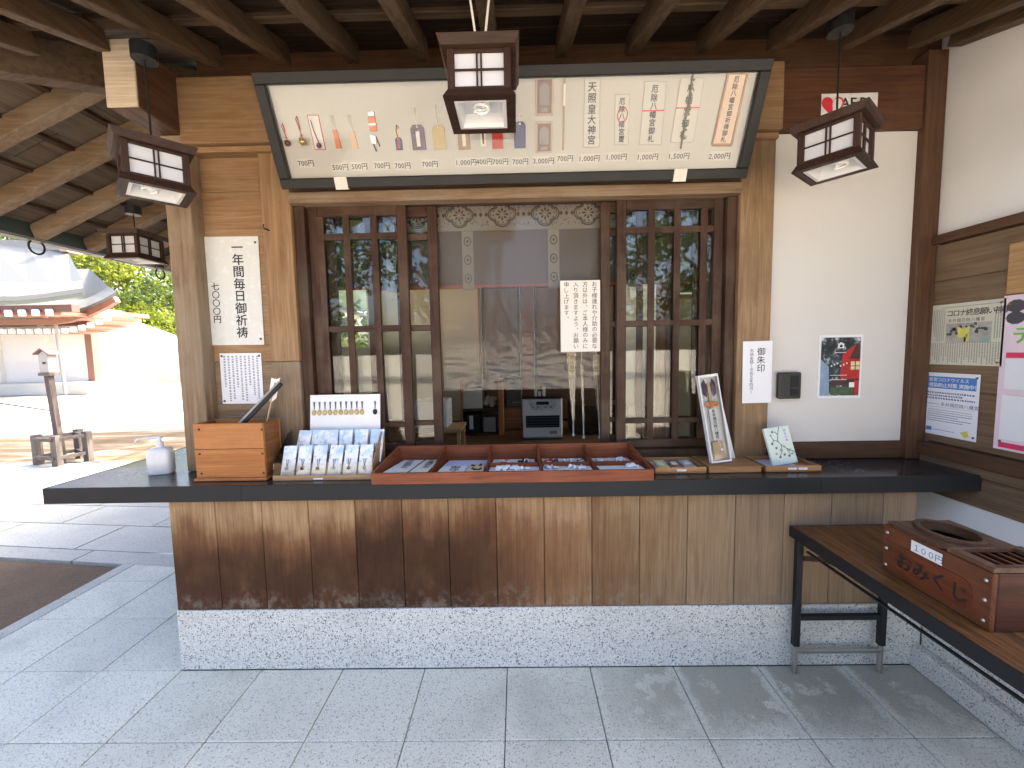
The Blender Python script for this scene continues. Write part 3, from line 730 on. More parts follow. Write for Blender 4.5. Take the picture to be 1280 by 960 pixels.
def pouch(u, v, w, h, cord_v, stripe=True):
    def fn(q):
        x, y = cp(u, v); q.m = 0
        q.prism([(x-w/2, y-h/2, Z0), (x+w/2, y-h/2, Z0), (x+w/2, y+h*.36, Z0), (x+w*.3, y+h/2, Z0), (x-w*.3, y+h/2, Z0), (x-w/2, y+h*.36, Z0)], (0, 0, .008))
        q.m = 1
        _, yc = cp(u, cord_v)
        q.tube([(x, y+h/2, Z0+.006), (x-.006, (y+h/2+yc)/2, Z0+.006), (x, yc, Z0+.006), (x+.008, yc-.008, Z0+.006), (x+.006, (y+h/2+yc)/2+.01, Z0+.006)], .0022, 5)
        q.ball((x, y+h*.42, Z0+.009), .006, 6)
        if stripe: q.box(x-w*.14, x+w*.14, y-h*.36, y+h*.25, Z0+.0085, Z0+.0095)
    return fn
def bell(u, v, r, cord_v):
    def fn(q):
        x, y = cp(u, v); _, yc = cp(u-3, cord_v); q.m = 0; q.ball((x, y, Z0+r*.9), r, 9); q.m = 1
        q.tube([(x, y+r, Z0+.008), (x-.004, y+r+.02, Z0+.006), (x-.012, yc, Z0+.006), (x-.004, yc+.012, Z0+.006), (x-.001, y+r+.03, Z0+.006)], .0022, 5); q.ball((x-.002, y+r+.006, Z0+.008), .006, 6)
    return fn
charm('bell_charm', 'small dark brown bell charm on red cord, leftmost in the price case', bell(361, 179, .014, 158), [plain('brown_bell', (.16, .07, .04), .3, .6), M_RED])
charm('bell_charm', 'gold bell charm on a red cord, second from the left in the price case', bell(380, 177, .018, 149), [plain('gold_bell', (.6, .45, .16), .25, .8), M_RED])
def f3(q):
    a, b, c, d = cp(384, 144), cp(398, 144), cp(407, 187), cp(394, 187); q.m = 0
    q.prism([(*d, Z0), (*c, Z0), (*b, Z0), (*a, Z0)], (0, 0, .002)); q.m = 1
    for p0, p1 in ((a, b), (b, c), (c, d), (d, a)): q.tube([(*p0, Z0+.002), (*p1, Z0+.002)], .0016, 4)
    x, y = cp(400, 182); q.m = 2; q.ball((x, y, Z0+.012), .012, 8); q.tube([(x, y+.01, Z0+.006), (x-.012, y+.06, Z0+.006), (x-.016, y+.10, Z0+.006)], .002, 5)
charm('boxed_charm', 'purple bell charm in a tall clear packet outlined in red', f3, [plain('clear_packet', (.66, .63, .6), .4), M_REDP, M_PURPLE])
def tas(u, v, w, h, cv):
    def fn(q):
        x, y = cp(u, v); _, yc = cp(u-3, cv); q.m = 0
        q.prism([(x-w*.35, y+h/2, Z0), (x-w*.5+.004, y-h/2, Z0), (x+w*.6, y-h/2, Z0), (x+w*.35, y+h/2, Z0)], (0, 0, .007)); q.m = 1
        q.tube([(x, y+h/2, Z0+.005), (x-.012, yc, Z0+.005), (x+.004, yc+.006, Z0+.005), (x+.004, y+h/2, Z0+.005)], .002, 5)
    return fn
charm('tassel_amulet', 'red orange slim amulet with white loop above a 500 yen label', tas(421, 174, .026, .075, 146), [M_ORANGE, M_CORD])
charm('tassel_amulet', 'pale peach slim amulet with white loop above a 500 yen label', tas(442, 175, .028, .07, 146), [plain('peach_cloth', (.68, .45, .28), .6), M_CORD])
def f6(q):
    x, y = cp(466, 153); q.m = 0; q.box(x-.016, x+.016, y-.035, y+.022, Z0, Z0+.008, .002); q.m = 1; q.box(x-.017, x+.017, y-.012, y-.004, Z0, Z0+.0095); q.box(x-.015, x+.015, y+.0225, y+.042, Z0, Z0+.008, .002)
    x, y = cp(468, 174); q.box(x-.018, x+.01, y-.02, y+.018, Z0, Z0+.007, .002); q.m = 2; q.tube([(x-.006, y-.02, Z0+.004), (x+.002, y-.05, Z0+.004)], .004, 5); q.tube([(x+.01, y+.01, Z0+.004), (x+.022, y-.03, Z0+.004)], .003, 5)
charm('key_ring_charm', 'orange braided strap charm with silver and black key clip', f6, [M_ORANGE, plain('silver_clip', (.5, .5, .52), .3, .6), M_INK])
charm('pouch_amulet', 'small navy pouch amulet on a red cord', pouch(499, 180, .030, .050, 156, True), [M_NAVY, M_RED])
charm('pouch_amulet', 'dark purple pouch amulet with white centre strip and long loop', pouch(523, 172, .062, .100, 135), [M_PURPLE, M_CORD])
charm('pouch_amulet', 'gold brocade pouch amulet with long white loop', pouch(549, 172, .056, .096, 131, False), [M_GOLD, M_CORD])
charm('pouch_amulet', 'brown pouch amulet partly hidden below the central lantern', pouch(580, 172, .054, .096, 135), [plain('brown_cloth', (.33, .2, .12), .6), M_CREAM])
charm('pouch_amulet', 'tiny white pouch amulet above the 400 yen label', pouch(604, 172, .026, .07, 140), [M_CREAM, M_INK])
charm('pouch_amulet', 'bright red pouch amulet beside the central lantern', pouch(622, 173, .050, .085, 140, False), [M_RED, M_GOLD])
charm('pouch_amulet', 'navy blue pouch amulet with white knot beside the central lantern', pouch(650, 169, .052, .105, 142, False), [M_NAVY, M_WHITE])
def plaque(u, v, w, h):
    def fn(q):
        x, y = cp(u, v); q.m = 0; q.box(x-w/2, x+w/2, y-h/2, y+h/2, Z0, Z0+.006, .001); q.m = 1
        q.prism([(x+(w*.40)*sx, y+(h*.44)*sy, Z0+.006) for sx, sy in ((-1, -1), (1, -1), (1, 1), (-1, 1))], (0, 0, .001)); q.m = 2
        pts = [(x-w*.27, y-h*.22), (x+w*.27, y-h*.22)]+[(x+w*.27*math.cos(a), y+h*.15+h*.2*math.sin(a)) for a in [PI*i/8 for i in range(9)]]
        q.prism([(*p, Z0+.007) for p in pts], (0, 0, .001)); q.box(x-w*.2, x+w*.2, y-h*.40, y-h*.30, Z0+.007, Z0+.008)
    return fn
mm = [plain('plaque_pink', (.5, .36, .30), .5), plain('plaque_brown', (.15, .085, .06), .5), plain('plaque_grey', (.2, .185, .175), .3)]
charm('plaque', 'upper brown plaque with an arched grey mirror', plaque(680.5, 121, .080, .140), mm, 'plaque')
charm('plaque', 'lower brown plaque with an arched grey mirror above 3,000 yen', plaque(680, 172, .076, .125), mm, 'plaque')
def f15(q):
    a, b = cp(706, 98), cp(704, 188); q.tube([(*a, Z0+.006), (*b, Z0+.006)], .004, 6); q.m = 1; q.box(a[0]-.005, a[0]+.005, a[1]-.10, a[1]-.02, Z0+.008, Z0+.012)
charm('arrow', 'thin upright wooden wand in the price case', f15, [plain('bare_wand', (.5, .33, .18), .5), M_CREAM], 'wand')
def ofuda(pts, text, size, mats_extra=None, taper=True):
    P4 = [cp(*p) for p in pts]
    def fn(q):
        q.m = 0; q.prism([(*p, Z0) for p in P4], (0, 0, .004)); q.m = 2
        for i in range(4): q.tube([(*P4[i], Z0+.004), (*P4[(i+1) % 4], Z0+.004)], .001, 4)
        q.m = 0
        tx_x = (P4[0][0]+P4[1][0]+P4[2][0]+P4[3][0])/4; top = max(p[1] for p in P4)-.012; L = top-min(p[1] for p in P4)-.01
        sl = ((P4[2][0]+P4[3][0])/2-(P4[0][0]+P4[1][0])/2)/(L+.02)
        n = len(text); pit = L/n
        for i, ch in enumerate(text):
            xx = (P4[2][0]+P4[3][0])/2 - sl*(i+.5)*pit
            sz = min(size*1.12, pit*.97); tx(q, ch, xx, top-i*pit-(pit-sz)/2, sz, Z0+.0055, True, bold=.04)
        if mats_extra: mats_extra(q, P4)
    return fn
OM = [plain('talisman_paper', (.56, .55, .51), .6, var=.02), M_INK, plain('paper_edge', (.45, .42, .38), .6)]
charm('paper_talisman', 'tall paper talisman for the great shrine beside the wand', ofuda([(729, 184), (749, 184), (750, 98), (731, 98)], '天照皇大神宮', .036), OM, 'talisman')
def seal(q, P4):
    x = sum(p[0] for p in P4)/4; y = sum(p[1] for p in P4)/4; q.m = 3; pts = [(x-.0+.022*math.cos(a), y+.02+.03*math.sin(a)) for a in [PI*2*i/14 for i in range(14)]]
    for i in range(14): q.tube([(*pts[i], Z0+.006), (*pts[(i+1) % 14], Z0+.006)], .0018, 4)
charm('paper_talisman', 'short paper talisman with a red seal above 1,000 yen', ofuda([(768, 181), (785, 181), (787, 118), (769, 118)], '厄除八幡宮璽', .028, seal), OM+[M_REDP], 'talisman')
def tie(q, P4):
    y = P4[0][1]*.5+P4[3][1]*.5+.012; xa = (P4[0][0]+P4[3][0])/2; xb = (P4[1][0]+P4[2][0])/2; q.m = 3; q.box(xa, xb, y-.0022, y+.0022, Z0+.0045, Z0+.0075)
charm('paper_talisman', 'wide white folded talisman tied with a thin red and white cord', ofuda([(799, 181), (826, 181), (833, 102), (806, 102)], '厄除八幡宮御札', .031, tie), OM+[M_REDP], 'talisman')
def sak(q, P4):
    tie(q, P4); a, b = cp(866, 90), cp(850, 186); q.m = 4; rr = random.Random(3)
    A, B = Vector((*a, Z0+.010)), Vector((*b, Z0+.010)); q.tube([tuple(A), tuple(B)], .004, 5)
    for i in range(34):
        p = A.lerp(B, .06+.82*i/34); r = rr.uniform(.006, .011); an = rr.uniform(0, 6.3); d = Vector((math.cos(an), math.sin(an)*.9, .3))*r; e = Vector((-d.y, d.x, 0))*.6
        q.add([tuple(p), tuple(p+d*.6+e), tuple(p+d*1.5), tuple(p+d*.6-e)], [(0, 1, 2, 3)])
charm('paper_talisman', 'white talisman bound with a green sprig and a red cord', ofuda([(838, 178), (866, 178), (880, 98), (851, 98)], '八幡宮御札', .030, sak), OM+[M_REDP, plain('sprig_green', (.07, .075, .03), .5)], 'talisman')
def woodf(q, P4):
    q.m = 3
    for i in range(4): q.tube([(*P4[i], Z0+.004), (*P4[(i+1) % 4], Z0+.004)], .006, 6)
charm('wooden_talisman', 'wood framed talisman, rightmost in the price case', ofuda([(890, 181), (914, 181), (934, 91), (910, 91)], '厄除八幡宮御祈祷御札', .034, woodf), [plain('talisman_wood', (.66, .5, .38), .6), M_INK, M_BRASS, plain('talisman_frame', (.36, .2, .11), .5)], 'talisman')

# ================================================================== NOTICES ON THE FACADE
def notice(name, label, u0, v0, u1, v1, y, fn, mats, tilt=0, cat='notice', pins=None):
    a, b = atY(u0, v1, y), atY(u1, v0, y); c = Vector((a.x, y, a.z))
    Mx = facade(a.x, y, a.z)
    w, h = b.x-a.x, b.z-a.z
    Mx = Mx @ Matrix.Translation((w/2, h/2, 0)) @ Matrix.Rotation(tilt, 4, 'Z') @ Matrix.Translation((-w/2, -h/2, 0))
    t = thing(name, label, cat, tuple(c)); q = MB(Mx); sheet(q, w, h); fn(q, w, h); sh_ = part(t, 'sheet', q, mats)
    if pins:
        for px_, py_ in pins:
            q = MB(Mx); q.cone((px_*w, py_*h, .0014), (px_*w, py_*h, .005), .0065, .005, 10); part(sh_, 'pin', q, plain('green_pin', (.06, .09, .06), .35))
    return t
PIN = [(.05, .945), (.95, .945), (.05, .055), (.95, .055)]
def n1(q, w, h):
    tx(q, '一年間毎日御祈祷', w*.66, h*.96, h*.112, vertical=True, bold=.03)
    tx(q, '七〇〇〇円', w*.27, h*.585, h*.078, vertical=True, bold=.03, pitch=.98)
notice('wall_notice', 'large cream laminated notice in brush writing for year long daily prayers', 254, 295, 322, 432, .288, n1, [plain('laminated_paper', (.66, .65, .6), .22, var=.03), M_INK], math.radians(-.5), pins=PIN)
def n2(q, w, h): scribble(q, w*.06, w*.95, h*.08, h*.95, 9, True, 1, fill=.5, seed=4)
notice('wall_notice', 'small white sheet of vertical print below the large cream notice', 279, 441, 326, 505, .288, n2, [plain('printed_sheet', (.72, .72, .76), .5, var=.02), M_GREYPRINT], math.radians(-.5), pins=PIN)
def n3(q, w, h):
    tx(q, '御朱印', w*.62, h*.90, h*.135, vertical=True, bold=.015); tx(q, '志納金額（令和五年四月）', w*.30, h*.88, h*.062, vertical=True, pitch=.98)
notice('wall_notice', 'white sheet with brush writing hung on the post beside the plaster', 927, 426, 966, 504, .244, n3, [M_PAPER, M_INK], math.radians(.6))
def n4(q, w, h):
    for i, s in enumerate(('お子様連れや介助の必要な', '方以外は、ご本人様のみに', '入り頂きますよう、お願い', '申し上げます。')): tx(q, s, w*(.86-.235*i), h*.985, h*.079, vertical=True, bold=.006)
notice('window_notice', 'cream sheet with four columns of print hung at the open window', 701, 350, 750, 440, .30, n4, [plain('notice_cream', (.72, .66, .58), .6, var=.02), M_INK], math.radians(0))
# AED sign
a, b = atY(1025, 160, .268), atY(1097, 116, .268); Mx = facade(a.x, .268, a.z); w_, h_ = b.x-a.x, b.z-a.z
t = thing('aed_sign', 'white AED sign with red heart behind the right hand lantern', 'sign', tuple(a)); q = MB(Mx); q.box(0, w_, 0, h_, 0, .004, .001)
q.m = 2; hp_ = [(w_*.2+.055*(16*math.sin(s)**3)/16, h_*.64+.055*(13*math.cos(s)-5*math.cos(2*s)-2*math.cos(3*s)-math.cos(4*s))/16, .0042) for s in [2*PI*i/28 for i in range(28)]]
q.prism(hp_[::-1], (0, 0, .0008)); q.m = 0; q.prism([(w_*.2+(p[0]-w_*.2)*.82+.0, h_*.64+(p[1]-h_*.64)*.82, .0052) for p in hp_ if p[0] >= w_*.2-.001][::-1], (0, 0, .0008))
q.m = 0; q.prism([(w_*.19, h_*.72, .0055), (w_*.215, h_*.66, .0055), (w_*.2, h_*.66, .0055), (w_*.225, h_*.57, .0055), (w_*.18, h_*.64, .0055), (w_*.198, h_*.645, .0055)], (0, 0, .001)); q.m = 0
tx(q, 'AED', w_*.34, h_*.57, h_*.42, .0048, bold=.03, pitch=1.12); part(t, 'plate', q, [M_WHITE, M_INK, M_REDP])
# black intercom box
a, b = atY(969, 498, .29), atY(998, 465, .29); t = thing('intercom', 'small black intercom box fixed on the white plaster', 'intercom', (a.x, .29, a.z))
q = MB(facade(a.x, .290, a.z)); w_, h_ = b.x-a.x, b.z-a.z; q.box(0, w_, 0, h_, 0, .03, .006); hs = part(t, 'housing', q, plain('black_box', (.02, .021, .02), .35))
for k in range(5): q = MB(facade(a.x, .290, a.z)); q.box(w_*(.12+.07*k), w_*(.14+.07*k), h_*.12, h_*.9, .0302, .032); part(hs, 'rib', q, plain('black_rib', (.04, .042, .04), .4))
q = MB(facade(a.x, .290, a.z)); q.box(w_*.5, w_*.85, h_*.44, h_*.88, .0302, .033, .001); q.box(w_*.5, w_*.85, h_*.12, h_*.38, .0302, .033, .001); part(hs, 'grille', q, M_IRON)
# shrine photo poster
def posmat():
    nb = NB('foliage_print'); v = nb.coord((1, 1, 1), rnd=False); a = nb.noise(v, 28, 4, .7); b = nb.noise(v, 9, 3, .6)
    c = nb.ramp(a, [(.40, (.012, .018, .02)), (.53, (.03, .05, .045)), (.62, (.35, .4, .43)), (.72, (.7, .72, .74))])
    c = nb.mix(nb.smooth(b, .5, .7), c, (.015, .02, .02)); nb.col(c); nb.set(Roughness=.3); return nb.m
def n5(q, w, h):
    z = .0015; q.m = 1; q.box(w*.05, w*.95, h*.04, h*.96, z, z+.0004)
    q.m = 2; q.prism([(w*.05, h*.04, z+.0005), (w*.27, h*.04, z+.0005), (w*.24, h*.5, z+.0005), (w*.05, h*.62, z+.0005)], (0, 0, .0003))
    q.m = 3; q.prism([(w*.5, h*.32, z+.0006), (w*.95, h*.28, z+.0006), (w*.95, h*.8, z+.0006), (w*.84, h*.85, z+.0006), (w*.55, h*.70, z+.0006)], (0, 0, .0003))
    q.box(w*.84, w*.94, h*.05, h*.3, z+.0006, z+.0009)
    q.m = 4; q.prism([(w*.7, h*.62, z+.001), (w*.95, h*.62, z+.001), (w*.95, h*.82, z+.001), (w*.86, h*.86, z+.001)], (0, 0, .0003)); q.box(w*.3, w*.84, h*.2, h*.3, z+.001, z+.0013)
    q.m = 5; q.box(w*.74, w*.94, h*.45, h*.58, z+.0014, z+.0017); q.m = 4; q.box(w*.83, w*.85, h*.44, h*.59, z+.0018, z+.002); q.box(w*.73, w*.95, h*.505, h*.515, z+.0018, z+.002)
    q.m = 0; q.box(w*.43, w*.57, h*.79, h*.865, z+.001, z+.0014); q.box(w*.47, w*.53, h*.865, h*.88, z+.001, z+.0014)
    for i, yy in enumerate((.72, .36, .29)): q.box(w*(.36 if i == 0 else .27), w*(.62 if i == 0 else .66), h*yy, h*(yy+.008), z+.0014, z+.0017)
    q.box(w*.72, w*.84, h*.17, h*.25, z+.0014, z+.0018)
    q.m = 6; q.lathe([(.001, z+.0016), (w*.035, z+.0016), (w*.035, z+.002)], (w*.5, h*.825, 0), 10)
    q.m = 7; q.box(w*.3, w*.82, h*.05, h*.18, z+.001, z+.0013); q.m = 0
    for i in range(6): q.box(w*(.28+.07*i), w*(.31+.07*i), h*(.5+.02*(i % 3)), h*(.525+.02*(i % 3)), z+.0017, z+.002)
notice('poster', 'framed dark photo poster of a red shrine hall on the white plaster', 1021, 418, 1079, 498, .2905, n5, [M_PAPER, posmat(), plain('print_mist', (.22, .32, .42), .4, var=.3, scale=12), plain('print_vermilion', (.42, .025, .02), .4, var=.2), plain('print_roof', (.06, .025, .02), .4, var=.3), plain('print_window', (.75, .6, .3), .4), M_INK, plain('print_fern', (.06, .1, .05), .5, var=.5, scale=80)], 0, 'poster')

# ================================================================== NOTICES ON THE SIDE WALL
def wnotice(name, label, u0, v0, u1, v1, fn, mats, cat='notice', extend=None, pins=PIN):
    a, b = atX(u0, v0, XW2-.003), atX(u1, v1, XW2-.003); w, h = a.y-b.y, a.z-b.z
    if extend: w = extend
    Mx = frame((XW2-.003, a.y, b.z), (0, -1, 0), (0, 0, 1)); t = thing(name, label, cat, (XW2-.003, a.y, b.z)); q = MB(Mx); sheet(q, w, h); fn(q, w, h); sh_ = part(t, 'sheet', q, mats)
    for px_, py_ in pins:
        q = MB(Mx); q.cone((px_*w, py_*h, .0014), (px_*w, py_*h, .005), .006, .0045, 8); part(sh_, 'pin', q, M_BRASS)
    return t
def w1(q, w, h):
    tx(q, 'コロナ終息願い神事', w*.27, h*.80, h*.115, bold=.02, pitch=.86); tx(q, '多井畑厄除八幡宮', w*.30, h*.70, h*.062, pitch=1.1)
    scribble(q, w*.03, w*.26, h*.40, h*.92, 9, True, 2, fill=.5, seed=2); scribble(q, w*.03, w*.97, h*.04, h*.36, 30, True, 2, fill=.5, seed=3); scribble(q, w*.88, w*.97, h*.42, h*.84, 3, True, 2, fill=.5, seed=5)
    scribble(q, w*.2, w*.95, h*.93, h*.96, 1, False, 2, seed=6)
    q.m = 3; q.box(w*.28, w*.86, h*.36, h*.68, .0014, .0018); rr = random.Random(1)
    for i in range(40):
        q.m = rr.choice((4, 4, 5)); x, y = rr.uniform(.29, .83)*w, rr.uniform(.5, .66)*h; s = rr.uniform(.01, .028)*w; q.prism([(x-s, y-s*.6, .0019), (x+s*.8, y-s, .0019), (x+s, y+s*.5, .0019), (x-s*.3, y+s, .0019)], (0, 0, .0002))
    q.m = 6
    q.prism([(w*.45, h*.45, .0024), (w*.57, h*.44, .0024), (w*.60, h*.62, .0024), (w*.52, h*.58, .0024), (w*.44, h*.62, .0024)], (0, 0, .0002))
    q.box(w*.56, w*.595, h*.38, h*.5, .0024, .0026); q.m = 1; q.box(w*.53, w*.555, h*.375, h*.45, .0024, .0026); q.m = 7; q.box(w*.74, w*.84, h*.375, h*.43, .0022, .0025)
wnotice('newspaper_cutting', 'yellowed newspaper cutting with a photo pinned on the side wall', 1161, 383, 1252, 458, w1, [plain('newsprint', (.56, .55, .44), .7, var=.03), M_INK, plain('news_print', (.2, .2, .18), .7), plain('news_photo', (.36, .36, .31), .6, var=.3, scale=25), plain('news_dark', (.07, .08, .07), .6), M_GREYPRINT, M_YELLOW, plain('teal_print', (.2, .38, .36), .6)], 'newspaper')
def w2(q, w, h):
    q.m = 1; q.box(w*.05, w*.95, h*.75, h*.94, .0013, .0017); q.m = 0
    tx(q, '新型コロナウイルス', w*.08, h*.865, h*.066, .002, mi=0, bold=.02); tx(q, '感染防止対策 実施中！', w*.08, h*.775, h*.075, .002, mi=0, bold=.03, pitch=.95)
    for i in range(3): scribble(q, w*.06, w*.93, h*(.66-.045*i), h*(.70-.045*i), 1, False, 2, fill=.7, seed=20+i)
    tx(q, '多井畑厄除八幡宮', w*.33, h*.475, h*.068, mi=2, bold=.01); scribble(q, w*.06, w*.31, h*.485, h*.51, 1, False, 2, seed=31)
    q.m = 3; q.box(w*.06, w*.94, h*.448, h*.452, .0013, .0016)
    for i in range(6): scribble(q, w*.08, w*.9, h*(.39-.035*i), h*(.42-.035*i), 1, False, 3 if i < 2 else 2, fill=.5, seed=40+i)
    q.m = 1; q.box(w*.07, w*.18, h*.06, h*.12, .0013, .0017); scribble(q, w*.22, w*.6, h*.07, h*.1, 1, False, 1, seed=50)
    q.m = 4; q.prism([(w*.72, h*.10, .0014), (w*.80, h*.03, .0014), (w*.88, h*.06, .0014), (w*.84, h*.14, .0014)], (0, 0, .0003)); q.m = 0
wnotice('wall_notice', 'white infection notice with blue heading below the newspaper cutting', 1158, 465, 1220, 553, w2, [plain('bluish_sheet', (.74, .76, .82), .4, var=.01), M_BLUE, plain('dark_blue_print', (.08, .1, .22), .6), M_GREYPRINT, M_YELLOW])
def w3(q, w, h):
    q.m = 5
    for i, (x, y) in enumerate(((.10, .93), (.27, .93), (.10, .855), (.27, .86), (.45, .92))):
        q.lathe([(.001, .0014), (w*.075, .0014), (w*.075, .0018)], (w*x, h*y, 0), 10, 1, .8)
    tx(q, 'テラス', w*.08, h*.70, h*.12, .0016, mi=3, bold=.04, pitch=.9)
    scribble(q, w*.25, w*.9, h*.665, h*.69, 1, False, 4, seed=3)
    q.m = 2; q.box(w*.05, w*.95, h*.60, h*.635, .0013, .0017); q.m = 1; q.box(w*.05, w*.95, h*.40, h*.595, .0013, .0016)
    for i in range(4): scribble(q, w*.08, w*.9, h*(.55-.045*i), h*(.58-.045*i), 1, False, 4, seed=60+i, fill=.6)
    scribble(q, w*.08, w*.9, h*.345, h*.37, 1, False, 2, seed=66); q.m = 1; q.box(w*.04, w*.96, h*.07, h*.36, .0013, .0016); q.m = 2; q.box(w*.04, w*.96, h*.015, h*.05, .0013, .0017)
q_ = wnotice('poster', 'pink bordered poster with green lettering at the right edge of the side wall', 1256, 370, 1248, 561, w3, [M_PINK, plain('pale_sheet', (.74, .76, .8), .4, var=.01), plain('crimson_print', (.65, .04, .12), .5), M_GREENP, M_GREYPRINT, plain('shadow_print', (.06, .06, .07), .5)], 'poster', extend=.46)

# ================================================================== ROOM BEHIND THE WINDOW
q = MB(); q.box(-1.63, 2.49, .40, 4.19, .45, .68); struct('room_floor', q, wood('room_floor_wood', (.22, .13, .065), (.16, .09, .045), 'x', .45), 'brown floor of the office room')
def panel_thing(name, label, cat, x0, x1, y, z0, z1, face, rim, group=None):
    t = thing(name, label, cat, ((x0+x1)/2, y, z0), group=group)
    q = MB(); q.box(x0+.03, x1-.03, y+.004, y+.02, z0+.03, z1-.03); part(t, 'panel', q, face)
    for a in ((x0, x0+.03), (x1-.03, x1)):
        q = MB(); q.box(a[0], a[1], y, y+.03, z0, z1, .002); part(t, 'stile', q, rim('z'))
    for a in ((z0, z0+.03), (z1-.03, z1)):
        q = MB(); q.box(x0+.031, x1-.031, y+.001, y+.029, a[0], a[1], .002); part(t, 'rail', q, rim('x'))
    return t
FUS = plain('fusuma_paper', (.72, .65, .48), .7, var=.03); FUSD = plain('brown_curtain_cloth', (.22, .13, .075), .8, var=.1)
def orangep(a): return wood('orange_post_wood', (.42, .19, .075), (.33, .14, .05), a, .45)
DX3 = lambda u, d: (u-646)/F*d
panel_thing('sliding_door', 'cream papered sliding door at the left back of the room', 'door', -1.62, -.42, 3.0, .681, 2.3, FUS, orangep)
panel_thing('sliding_door', 'dark brown sliding door in the middle of the back of the room', 'door', -.41, .04, 3.03, .681, 2.3, FUSD, dark)
panel_thing('sliding_door', 'dull brown sliding door to the right of the red brown post', 'door', .215, 1.18, 3.03, .681, 2.3, FUSD, dark)
q = MB(); q.box(.05, .205, 2.95, 3.1, .681, 2.61, .004); solo('room_post', 'red brown timber post in the middle of the room back', 'post', q, wood('red_post', (.26, .09, .045), (.18, .055, .03), 'z', .4), (.13, 3.0, .68))
panel_thing('sliding_door', 'cream sliding door at the right of the room between orange posts', 'door', 1.30, 1.60, 1.62, .681, 1.98, FUS, orangep)
panel_thing('sliding_door', 'cream sliding door at the far right of the room', 'door', 1.69, 2.45, 1.62, .681, 1.98, FUS, orangep)
q = MB(); q.box(1.20, 1.29, 1.60, 1.70, .681, 2.61, .004); solo('room_post', 'orange timber post seen through the right lattice window', 'post', q, orangep('z'), (1.24, 1.65, .68))
q = MB(); q.box(1.605, 1.685, 1.60, 1.70, .681, 2.61, .004); solo('room_post', 'slim orange timber post behind the right end of the lattice', 'post', q, orangep('z'), (1.64, 1.65, .68))
q = MB(); q.box(1.29, 2.45, 1.63, 1.66, 2.0, 2.6); solo('transom_board', 'dark boards above the cream doors in the room', 'board', q, dark('x'), (1.9, 1.65, 2.0))
# shelf with boxes
sx0, sx1 = -.56, -.20
t = thing('shelf_unit', 'low dark shelf unit with boxes at the left of the room', 'shelf', (-.38, 2.4, .681))
for z in (.683, .93): q = MB(); q.box(sx0, sx1, 2.25, 2.6, z, z+.02, .002); part(t, 'shelf', q, dark('x'))
for a in ((sx0-.02, sx0-.001), (sx1+.001, sx1+.05)): q = MB(); q.box(a[0], a[1], 2.25, 2.6, .682, 1.25, .002); part(t, 'side_panel', q, orangep('z'))
q = MB(); q.box(sx0, -.36, 2.3, 2.55, .951, 1.15, .004); solo('carton', 'white carton on the upper board of the shelf', 'box', q, M_WHITE, (-.46, 2.4, .95))
q = MB(); q.box(sx0+.02, -.39, 2.28, 2.5, .704, .9, .004); q.m = 1; q.box(-.5, -.46, 2.276, 2.281, .74, .88); solo('carton', 'black and white carton on the lower board of the shelf', 'box', q, [M_IRON, M_WHITE], (-.46, 2.4, .70))
q = MB(); q.box(-.36, -.23, 2.3, 2.5, .704, .86, .004); solo('carton', 'grey carton on the lower board of the shelf', 'box', q, plain('grey_card', (.3, .28, .26), .6), (-.3, 2.4, .70))
q = MB(); rr = random.Random(5)
for i in range(9): q.ball((-.28+rr.uniform(-.05, .05), 2.38+rr.uniform(-.05, .05), .985+rr.uniform(0, .06)), rr.uniform(.02, .035), 7)
solo('plastic_bag', 'crumpled clear bag on the upper board of the shelf', 'bag', q, plain('bag_film', (.55, .53, .5), .25), (-.28, 2.38, .95))
q = MB(); q.box(-.95, -.45, 1.3, 1.65, .90, .925, .003); 
for a in (-.93, -.49):
    for b in (1.33, 1.60): q.box(a, a+.03, b, b+.03, .681, .899, .002)
solo('low_table', 'low pale wooden table behind the left lattice window', 'table', q, wood('pale_table_wood', (.5, .33, .16), (.42, .26, .12), 'x', .45), (-.7, 1.48, .68))
q = MB(); q.box(-.86, -.56, 1.36, 1.58, .926, 1.15, .01); solo('paper_stack', 'tall stack of white paper on the low table', 'paper', q, M_WHITE, (-.7, 1.47, .926))
# heaters
t = thing('fan_heater', 'silver fan heater with black grille standing on the room floor', 'heater', (.235, 2.1, .681))
SIL = plain('silver_paint', (.78, .78, .76), .38, metal=.1, var=.03)
q = MB(); q.box(.045, .425, 2.0, 2.2, .695, 1.075, .012); part(t, 'body', q, SIL)
q = MB(); q.box(.04, .43, 1.99, 2.21, 1.0765, 1.092, .004); part(t, 'top_plate', q, M_IRON)
q = MB(); q.box(.05, .42, 1.995, 2.2, .682, .6945); part(t, 'base', q, plain('dark_plastic', (.05, .05, .05), .4))
q = MB(); q.prism([(.095, 1.985, 1.06), (.375, 1.985, 1.06), (.35, 1.985, .985), (.32, 1.985, .97), (.15, 1.985, .97), (.12, 1.985, .985)], (0, .0145, 0)); cpn = part(t, 'control_panel', q, plain('silver_light', (.62, .63, .62), .3, metal=.2))
q = MB(); q.box(.175, .295, 1.982, 1.9848, 1.02, 1.05); part(cpn, 'display', q, M_IRON)
for k in range(4):
    q = MB(); q.box(.13+.05*k+(.02 if k > 1 else 0), .155+.05*k+(.02 if k > 1 else 0), 1.982, 1.9848, .99, 1.005); part(cpn, 'button', q, M_GREYPRINT)
q = MB(); q.box(.075, .395, 1.994, 1.9995, .80, .915); grl = part(t, 'grille', q, M_IRON)
for k in range(4): q = MB(); q.box(.08, .39, 1.988, 1.9935, .812+.026*k, .820+.026*k); part(grl, 'louvre', q, plain('dark_louvre', (.05, .055, .055), .4))
q = MB(); q.box(.30, .37, 1.997, 1.9995, .735, .765); part(t, 'badge', q, M_GREYPRINT)
